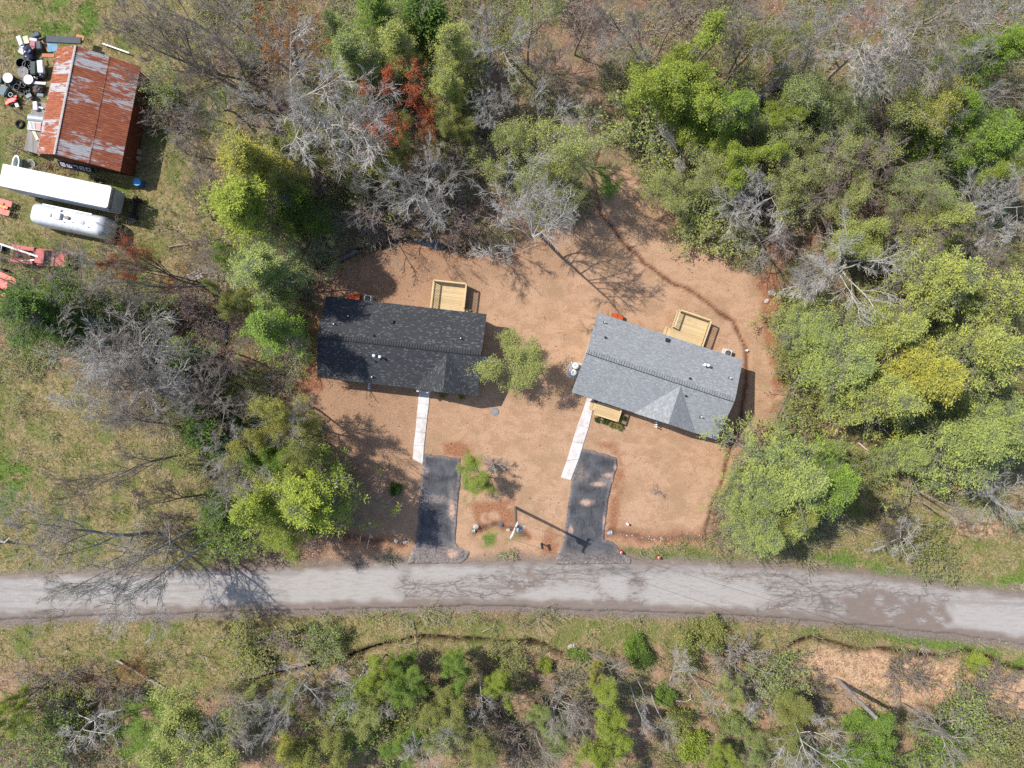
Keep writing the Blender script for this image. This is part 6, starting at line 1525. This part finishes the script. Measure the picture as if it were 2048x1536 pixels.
('bare', 840, 340, 62, 13, 'g', 'grey bare tree tangled with the smaller orange maple', (880, 395)),
('twigs', 640, 330, 60, 5, 'k', 'mauve brush under the large pale bare tree'),
('twigs', 760, 420, 65, 3.5, 'k', 'mauve brush along the wet hollow behind the pond'),
('bare', 1010, 60, 70, 14, 'w', 'pale bare tree left of the budding tree at the top edge', (1020, 120)),
('bare', 975, 30, 60, 13, 'k', 'mauve bare tree right of the darkest evergreen at the top edge'),
('budding', 1000, 290, 55, 12, 'A', 'small budding tree left of the pale budding tree by the trail'),
('bare', 1120, 245, 60, 12, 'w', 'white limbed bare tree above the pale budding tree', (1120, 300)),
('budding', 1095, 385, 60, 12, 'A', 'budding tree between the whitest bare tree and the trail'),
('bare', 1300, 60, 62, 13, 'g', 'grey bare tree left above the largest bright crown', (1290, 110)),
('budding', 1500, 95, 72, 12, 'O', 'olive budding tree right above the largest bright crown'),
('bare', 1530, 40, 70, 14, 'g', 'grey bare tree at the top edge over the olive budding tree'),
('bare', 1640, 90, 75, 14, 'w', 'pale bare tree left of the multi stemmed bare tree', (1600, 160)),
('budding', 1580, 200, 66, 10, 'S', 'pale budding tree behind the white forked snag'),
('budding', 1620, 290, 70, 10, 'A', 'pale budding tree left of the grey forked bush'),
('bare', 1790, 95, 80, 14, 'g', 'grey bare tree between multi stemmed and thick trunked trees', (1735, 150)),
('budding', 1700, 215, 66, 9, 'S', 'pale budding tree left below the bent white tree'),
('budding', 1790, 235, 75, 9, 'A', 'pale budding tree right below the bent white tree'),
('bare', 1750, 340, 75, 10, 'k', 'mauve bare tree under the arching brown bush', (1700, 380)),
('budding', 1880, 330, 75, 10, 'S', 'pale budding tree right of the arching brown bush'),
('hemlock', 1925, 215, 58, 11, 'G', 'green hemlock left above the one near the right edge'),
('bare', 1960, 160, 75, 13, 'g', 'grey bare tree right of the yellow budding tree', (1890, 210)),
('budding', 1590, 400, 62, 8, 'A', 'pale budding tree left of the round pale green tree'),
('bare', 1540, 470, 62, 9, 'g', 'grey bare tree at the top of the red soil bank', (1520, 505)),
('budding', 1430, 310, 60, 8, 'A', 'pale budding tree left of the round bright tree'),
('budding', 1375, 365, 62, 7, 'A', 'pale budding tree on the slope above the ditch head'),
('bare', 1510, 395, 60, 9, 'w', 'pale bare tree below the round bright tree', (1480, 430)),
('bare', 1830, 470, 78, 10, 'n', 'brown bare tree right of the large white drooping tree', (1775, 475)),
('bare', 1945, 545, 65, 10, 'k', 'mauve bare tree between the birches and the topmost yellow green pine', (1890, 545)),
('bare', 310, 680, 70, 12, 'g', 'grey bare tree above the silvery pair', (385, 690)),
('bare', 170, 720, 75, 13, 'g', 'grey bare tree left of the silvery pair', (262, 728)),
('bare', 420, 700, 58, 10, 'k', 'mauve bare tree below the grey green pines', (455, 705)),
('fan', 170, 850, 75, 13, 'g', 'grey fan shaped bare tree over the meadow above the long forked one', (355, 850)),
('bare', 400, 765, 60, 11, 'g', 'grey bare tree above the pair of dark evergreens'),
('fan', 395, 470, 55, 9, 'n', 'thin bare tree left of the upper grey green pine', (440, 480)),
('bare', 440, 540, 52, 10, 'w', 'pale bare tree wrapped around the upper grey green pine', (470, 555)),
('sparse', 460, 500, 40, 9, 'G', 'green tree between the big bright pine and the upper grey green pine'),
('sparse', 720, 1410, 60, 6, 'A', 'pale green tree below the white forked bare tree'),
('sparse', 790, 1400, 55, 6, 'G', 'mid green tree in the middle of the lower woods'),
('sparse', 860, 1470, 60, 6, 'A', 'pale green tree at the bottom left of the slim birches'),
('sparse', 950, 1500, 55, 6, 'O', 'olive tree at the bottom under the slim birches'),
('sparse', 470, 1420, 62, 6, 'A', 'pale green tree left of the tall narrow white tree'),
('sparse', 300, 1500, 62, 6, 'G', 'green tree left of the wide pale green crown at the bottom'),
('sparse', 1130, 1480, 45, 5, 'S', 'pale green tree right of the grey leaning snag'),
('sparse', 1510, 1510, 50, 6, 'S', 'pale green tree at the bottom left of the big leaning grey tree'),
('sparse', 1600, 1510, 52, 6, 'O', 'olive tree at the bottom beneath the big leaning grey tree'),
('sparse', 1480, 1390, 42, 5, 'A', 'pale green tree before the grey fine brush'),
('bare', 1130, 1440, 50, 6, 'g', 'small grey bare tree in the middle of the lower woods', (1120, 1390)),
('bare', 850, 1500, 52, 8, 'w', 'white bare tree at the bottom left of the slim birches', (870, 1440)),
]
def build_trees():
    build_library()
    for t in TREES:
        kd, px, py, r, h, c, lab = t[:7]
        plant(kd, px, py, r, h, C[c], lab, t[7] if len(t) > 7 else None)
    # bare grey stub of a trunk
    b, tp = P(1677, 1362), P(1752, 1435, 7.1)
    mb = MB(); mb.tube([b - Vector((0, 0, .2)), b.lerp(tp, .3), b.lerp(tp, .7), tp], [.27, .22, .2, .17], 12)
    o = mb.build('dead_tree', bark_mat('grey_stub_bark', (.36, .32, .29))); tag(o, 'thick grey branchless trunk stub standing in the wood chips', 'tree')

def scatter(n, fn, seed, box=(-60, -70, 2110, 1610)):
    r = np.random.default_rng(seed); px = r.uniform(box[0], box[2], n); py = r.uniform(box[1], box[3], n)
    W = region_weights(px, py); w = fn(px, py, W); k = r.random(n) < w
    W = {a: b[k] for a, b in W.items()}
    z = ground_z(px[k], py[k], W)
    return np.stack([(px[k] - 1024) / S, (768 - py[k]) / S, z], 1), px[k], py[k], r
def free(W): return (1 - W['pave']) * (1 - W['mud'])
def stuff_mat(name, stops, trans=0.0, rough=.8):
    m, nt, out = new_mat(name)
    c = ramp(nt, attr(nt, 'tint'), stops)
    bsdf(nt, out, c, rough, 0, None, spec=.15)
    return m
def build_stuff():
    yard_obj = [(640, 555, 985, 800), (1140, 590, 1500, 885)]
    def clear(px, py):
        k = np.ones(px.shape)
        for p in ([(650, 590), (972, 626), (956, 792), (636, 756)], [(1196, 625), (1486, 720), (1433, 880), (1143, 784)], [(114, 88), (290, 118), (250, 345), (48, 306)], [(0, 320), (250, 378), (240, 440), (0, 380)], [(60, 400), (228, 432), (220, 482), (58, 450)]):
            k *= np.where(sdf(px, py, p) > -4, 0, 1)
        return k
    # undergrowth: arching twigs in clumps through the woods
    def forest(px, py, W):
        f = (1 - np.maximum(np.maximum(W['yard'], W['meadow'] * .93), W['chips'] * .75)) * free(W) * (1 - W['lush'] * .8) * clear(px, py)
        trail = 1 - smooth(14, 40, seg_dist(px, py, [(1110, 90), (1190, 210), (1200, 330), (1250, 400)])) * 0
        t2 = smooth(25, 60, seg_dist(px, py, [(1090, 80), (1150, 160), (1195, 250), (1200, 340), (1260, 410)]))
        return f * smooth(.25, .60, fbm(px, py, 70, 4)) * (1 - .55 * smooth(1225, 1290, py)) * (.25 + .75 * t2)
    c, px, py, r = scatter(46000, forest, 8)
    n = 9; M = len(c); st = np.repeat(c, n, 0) + np.concatenate([r.normal(0, .16, (M * n, 2)), np.zeros((M * n, 1))], 1)
    a = r.random(M * n) * 6.28; sp = .3 + .9 * r.random(M * n); d = np.stack([np.cos(a) * sp, np.sin(a) * sp, np.ones(M * n)], 1)
    hgt = np.repeat(.5 + 1.5 * r.random(M) * smooth(.3, .7, fbm(px + 500, py, 120, 3)), n) * (.5 + .7 * r.random(M * n))
    P_ = walk(st, d, hgt, 3, .12, -.15, r); lb = Limbs(P_, np.array([.022, .018, .011])[None] * np.ones((M * n, 1)), hgt)
    ch = children(lb, 2, .4, .95, .7, .5, 2, .1, 0, r, rmin=.014)
    tone = np.repeat(np.clip(fbm(px, py, 90, 3) - .10 * smooth(1225, 1290, py) + .14 * smooth(1150, 1400, px) * (1 - smooth(1225, 1290, py)) + r.normal(0, .12, M), 0, 1), n)
    V1, F1 = ribbons(lb); V2, F2 = ribbons(ch)
    m = stuff_mat('undergrowth_twigs', [(0.2, (.17, .12, .09)), (.42, (.28, .21, .165)), (.55, (.36, .30, .24)), (.75, (.27, .24, .13))])
    o = link('undergrowth', mesh_np('undergrowth', np.concatenate([V1, V2]), [np.concatenate([F1, F2 + len(V1)])], m, np.concatenate([np.repeat(tone, 2), np.repeat(tone, 2)]))); kind(o, 'stuff')
    # young green leaves on the undergrowth
    g = fbm(px + 250, py + 90, 130, 4); right = smooth(900, 1300, px + (py - 768) * .5)
    keep = r.random(M) < smooth(.34, .54, g + .20 * right)
    kk = np.repeat(keep, n); tips = np.concatenate([P_[kk, 2], P_[kk, 1]]); tips = np.repeat(tips, 4, 0) + r.normal(0, .15, (len(tips) * 4, 3))
    V, F, t = leaves(tips, .095, .55, r, .6)
    tn = np.clip(.55 * t + .45 * np.repeat(np.concatenate([np.repeat(g[keep], n)] * 2), 4) * 1.2 - .1, 0, 1)
    m = stuff_mat('undergrowth_leaves', [(.1, (.10, .12, .03)), (.4, (.21, .255, .065)), (.65, (.33, .385, .10)), (.9, (.40, .39, .13))])
    o = link('ground_foliage', mesh_np('ground_foliage', V, [F], m, tn)); kind(o, 'stuff')
    # leaf litter
    c, px, py, r = scatter(140000, lambda x, y, W: (1 - W['yard'] * (.95 - .5 * W['brown'])) * (1 - W['meadow'] * .72) * (1 - W['pave']) * (1 - W['lush']) * clear(x, y) * (.35 + .65 * W['chips'] + .35 * smooth(.4, .6, fbm(x, y, 50, 3))), 9)
    c[:, 2] += .02; V, F, t = leaves(c, .13, .7, r, .75)
    m = stuff_mat('fallen_leaves', [(0.0, (.06, .032, .022)), (.35, (.17, .085, .05)), (.6, (.33, .19, .115)), (.85, (.52, .36, .25))])
    o = link('fallen_leaves', mesh_np('fallen_leaves', V, [F], m, t)); kind(o, 'stuff')
    # grass blades: meadow, verges
    c, px, py, r = scatter(150000, lambda x, y, W: np.clip(W['meadow'] * .75 + W['lush'], 0, 1) * (1 - W['yard']) * free(W) * (1 - W['shoulder'] * .8) * clear(x, y) * smooth(.2, .5, fbm(x, y, 24, 3)), 10)
    M = len(c); k = 3; st = np.repeat(c, k, 0) + np.concatenate([r.normal(0, .05, (M * k, 2)), np.zeros((M * k, 1))], 1)
    a = r.random(M * k) * 6.28; L_ = .13 + .22 * r.random(M * k); d = np.stack([np.cos(a), np.sin(a), np.full(M * k, .9)], 1); d = unit(d) * L_[:, None]
    s_ = np.stack([-np.sin(a), np.cos(a), np.zeros(M * k)], 1) * .017
    V = np.stack([st - s_, st + s_, st + d * .6 + s_ * .8 + np.array([0, 0, .03]), st + d], 1).reshape(-1, 3); F = np.arange(len(st) * 4).reshape(-1, 4)
    Wl = region_weights(px, py)['lush']; g = np.clip(fbm(px, py, 34, 4) * 1.1 - .1 + Wl * .45 + r.normal(0, .1, M), 0, 1)
    m = stuff_mat('grass_blades', [(0.2, (.42, .33, .17)), (.45, (.34, .28, .12)), (.58, (.16, .18, .045)), (.75, (.10, .16, .025)), (.95, (.16, .28, .04))])
    o = link('grass', mesh_np('grass', V, [F], m, np.repeat(g, k))); kind(o, 'stuff')
    # loose straw on the yard
    c, px, py, r = scatter(90000, lambda x, y, W: W['yard'] * (1 - W['pave']) * (1 - W['mud']) * clear(x, y) * (.5 + .4 * smooth(.4, .6, fbm(x, y, 30, 3))) * (1 - W['soil'] * .8), 12)
    c[:, 2] += .025; V, F, t = leaves(c, .20, .13, r, .85)
    m = stuff_mat('loose_straw', [(0.0, (.36, .20, .12)), (.5, (.54, .36, .23)), (1.0, (.66, .49, .34))])
    o = link('straw', mesh_np('straw', V, [F], m, t)); kind(o, 'stuff')

# ------------------------------------------------------------------ light, camera
def setup():
    el, d = math.radians(51), Vector((.895, -.446, 0))
    sv = Vector((-d.x * math.cos(el), -d.y * math.cos(el), math.sin(el))).normalized()
    w = bpy.data.worlds.new('World'); scene.world = w; w.use_nodes = True; nt = w.node_tree
    sky = nt.nodes.new('ShaderNodeTexSky'); sky.sky_type = 'NISHITA'; sky.sun_disc = False; sky.sun_elevation = el; sky.sun_rotation = math.atan2(sv.x, sv.y)
    bg = nt.nodes['Background']; bg.inputs[1].default_value = .15; nt.links.new(sky.outputs[0], bg.inputs[0])
    sd = bpy.data.lights.new('sun', 'SUN'); sd.energy = 4.3; sd.angle = math.radians(.55); sd.color = (1, .955, .89)
    so = link('sun', sd); so.rotation_euler = (-sv).to_track_quat('-Z', 'Y').to_euler()
    cd = bpy.data.cameras.new('camera'); cd.sensor_width = 36; cd.lens = 36 * FPX / 2048; cd.clip_end = 2000
    co = link('camera', cd); co.location = (0, 0, ALT); co.rotation_euler = (0, 0, 0); scene.camera = co
    vs = scene.view_settings; vs.view_transform = 'Standard'; vs.look = 'None'; vs.gamma = 1; vs.exposure = .42
    scene.cycles.max_bounces = 6; scene.cycles.transparent_max_bounces = 4; scene.cycles.use_denoising = False
    scene.cycles.diffuse_bounces = 3

make_ground(); make_paving(); build_houses(); W_ = build_barn(); build_junk(W_); build_vehicles(); build_street(); build_trees(); build_stuff(); setup()
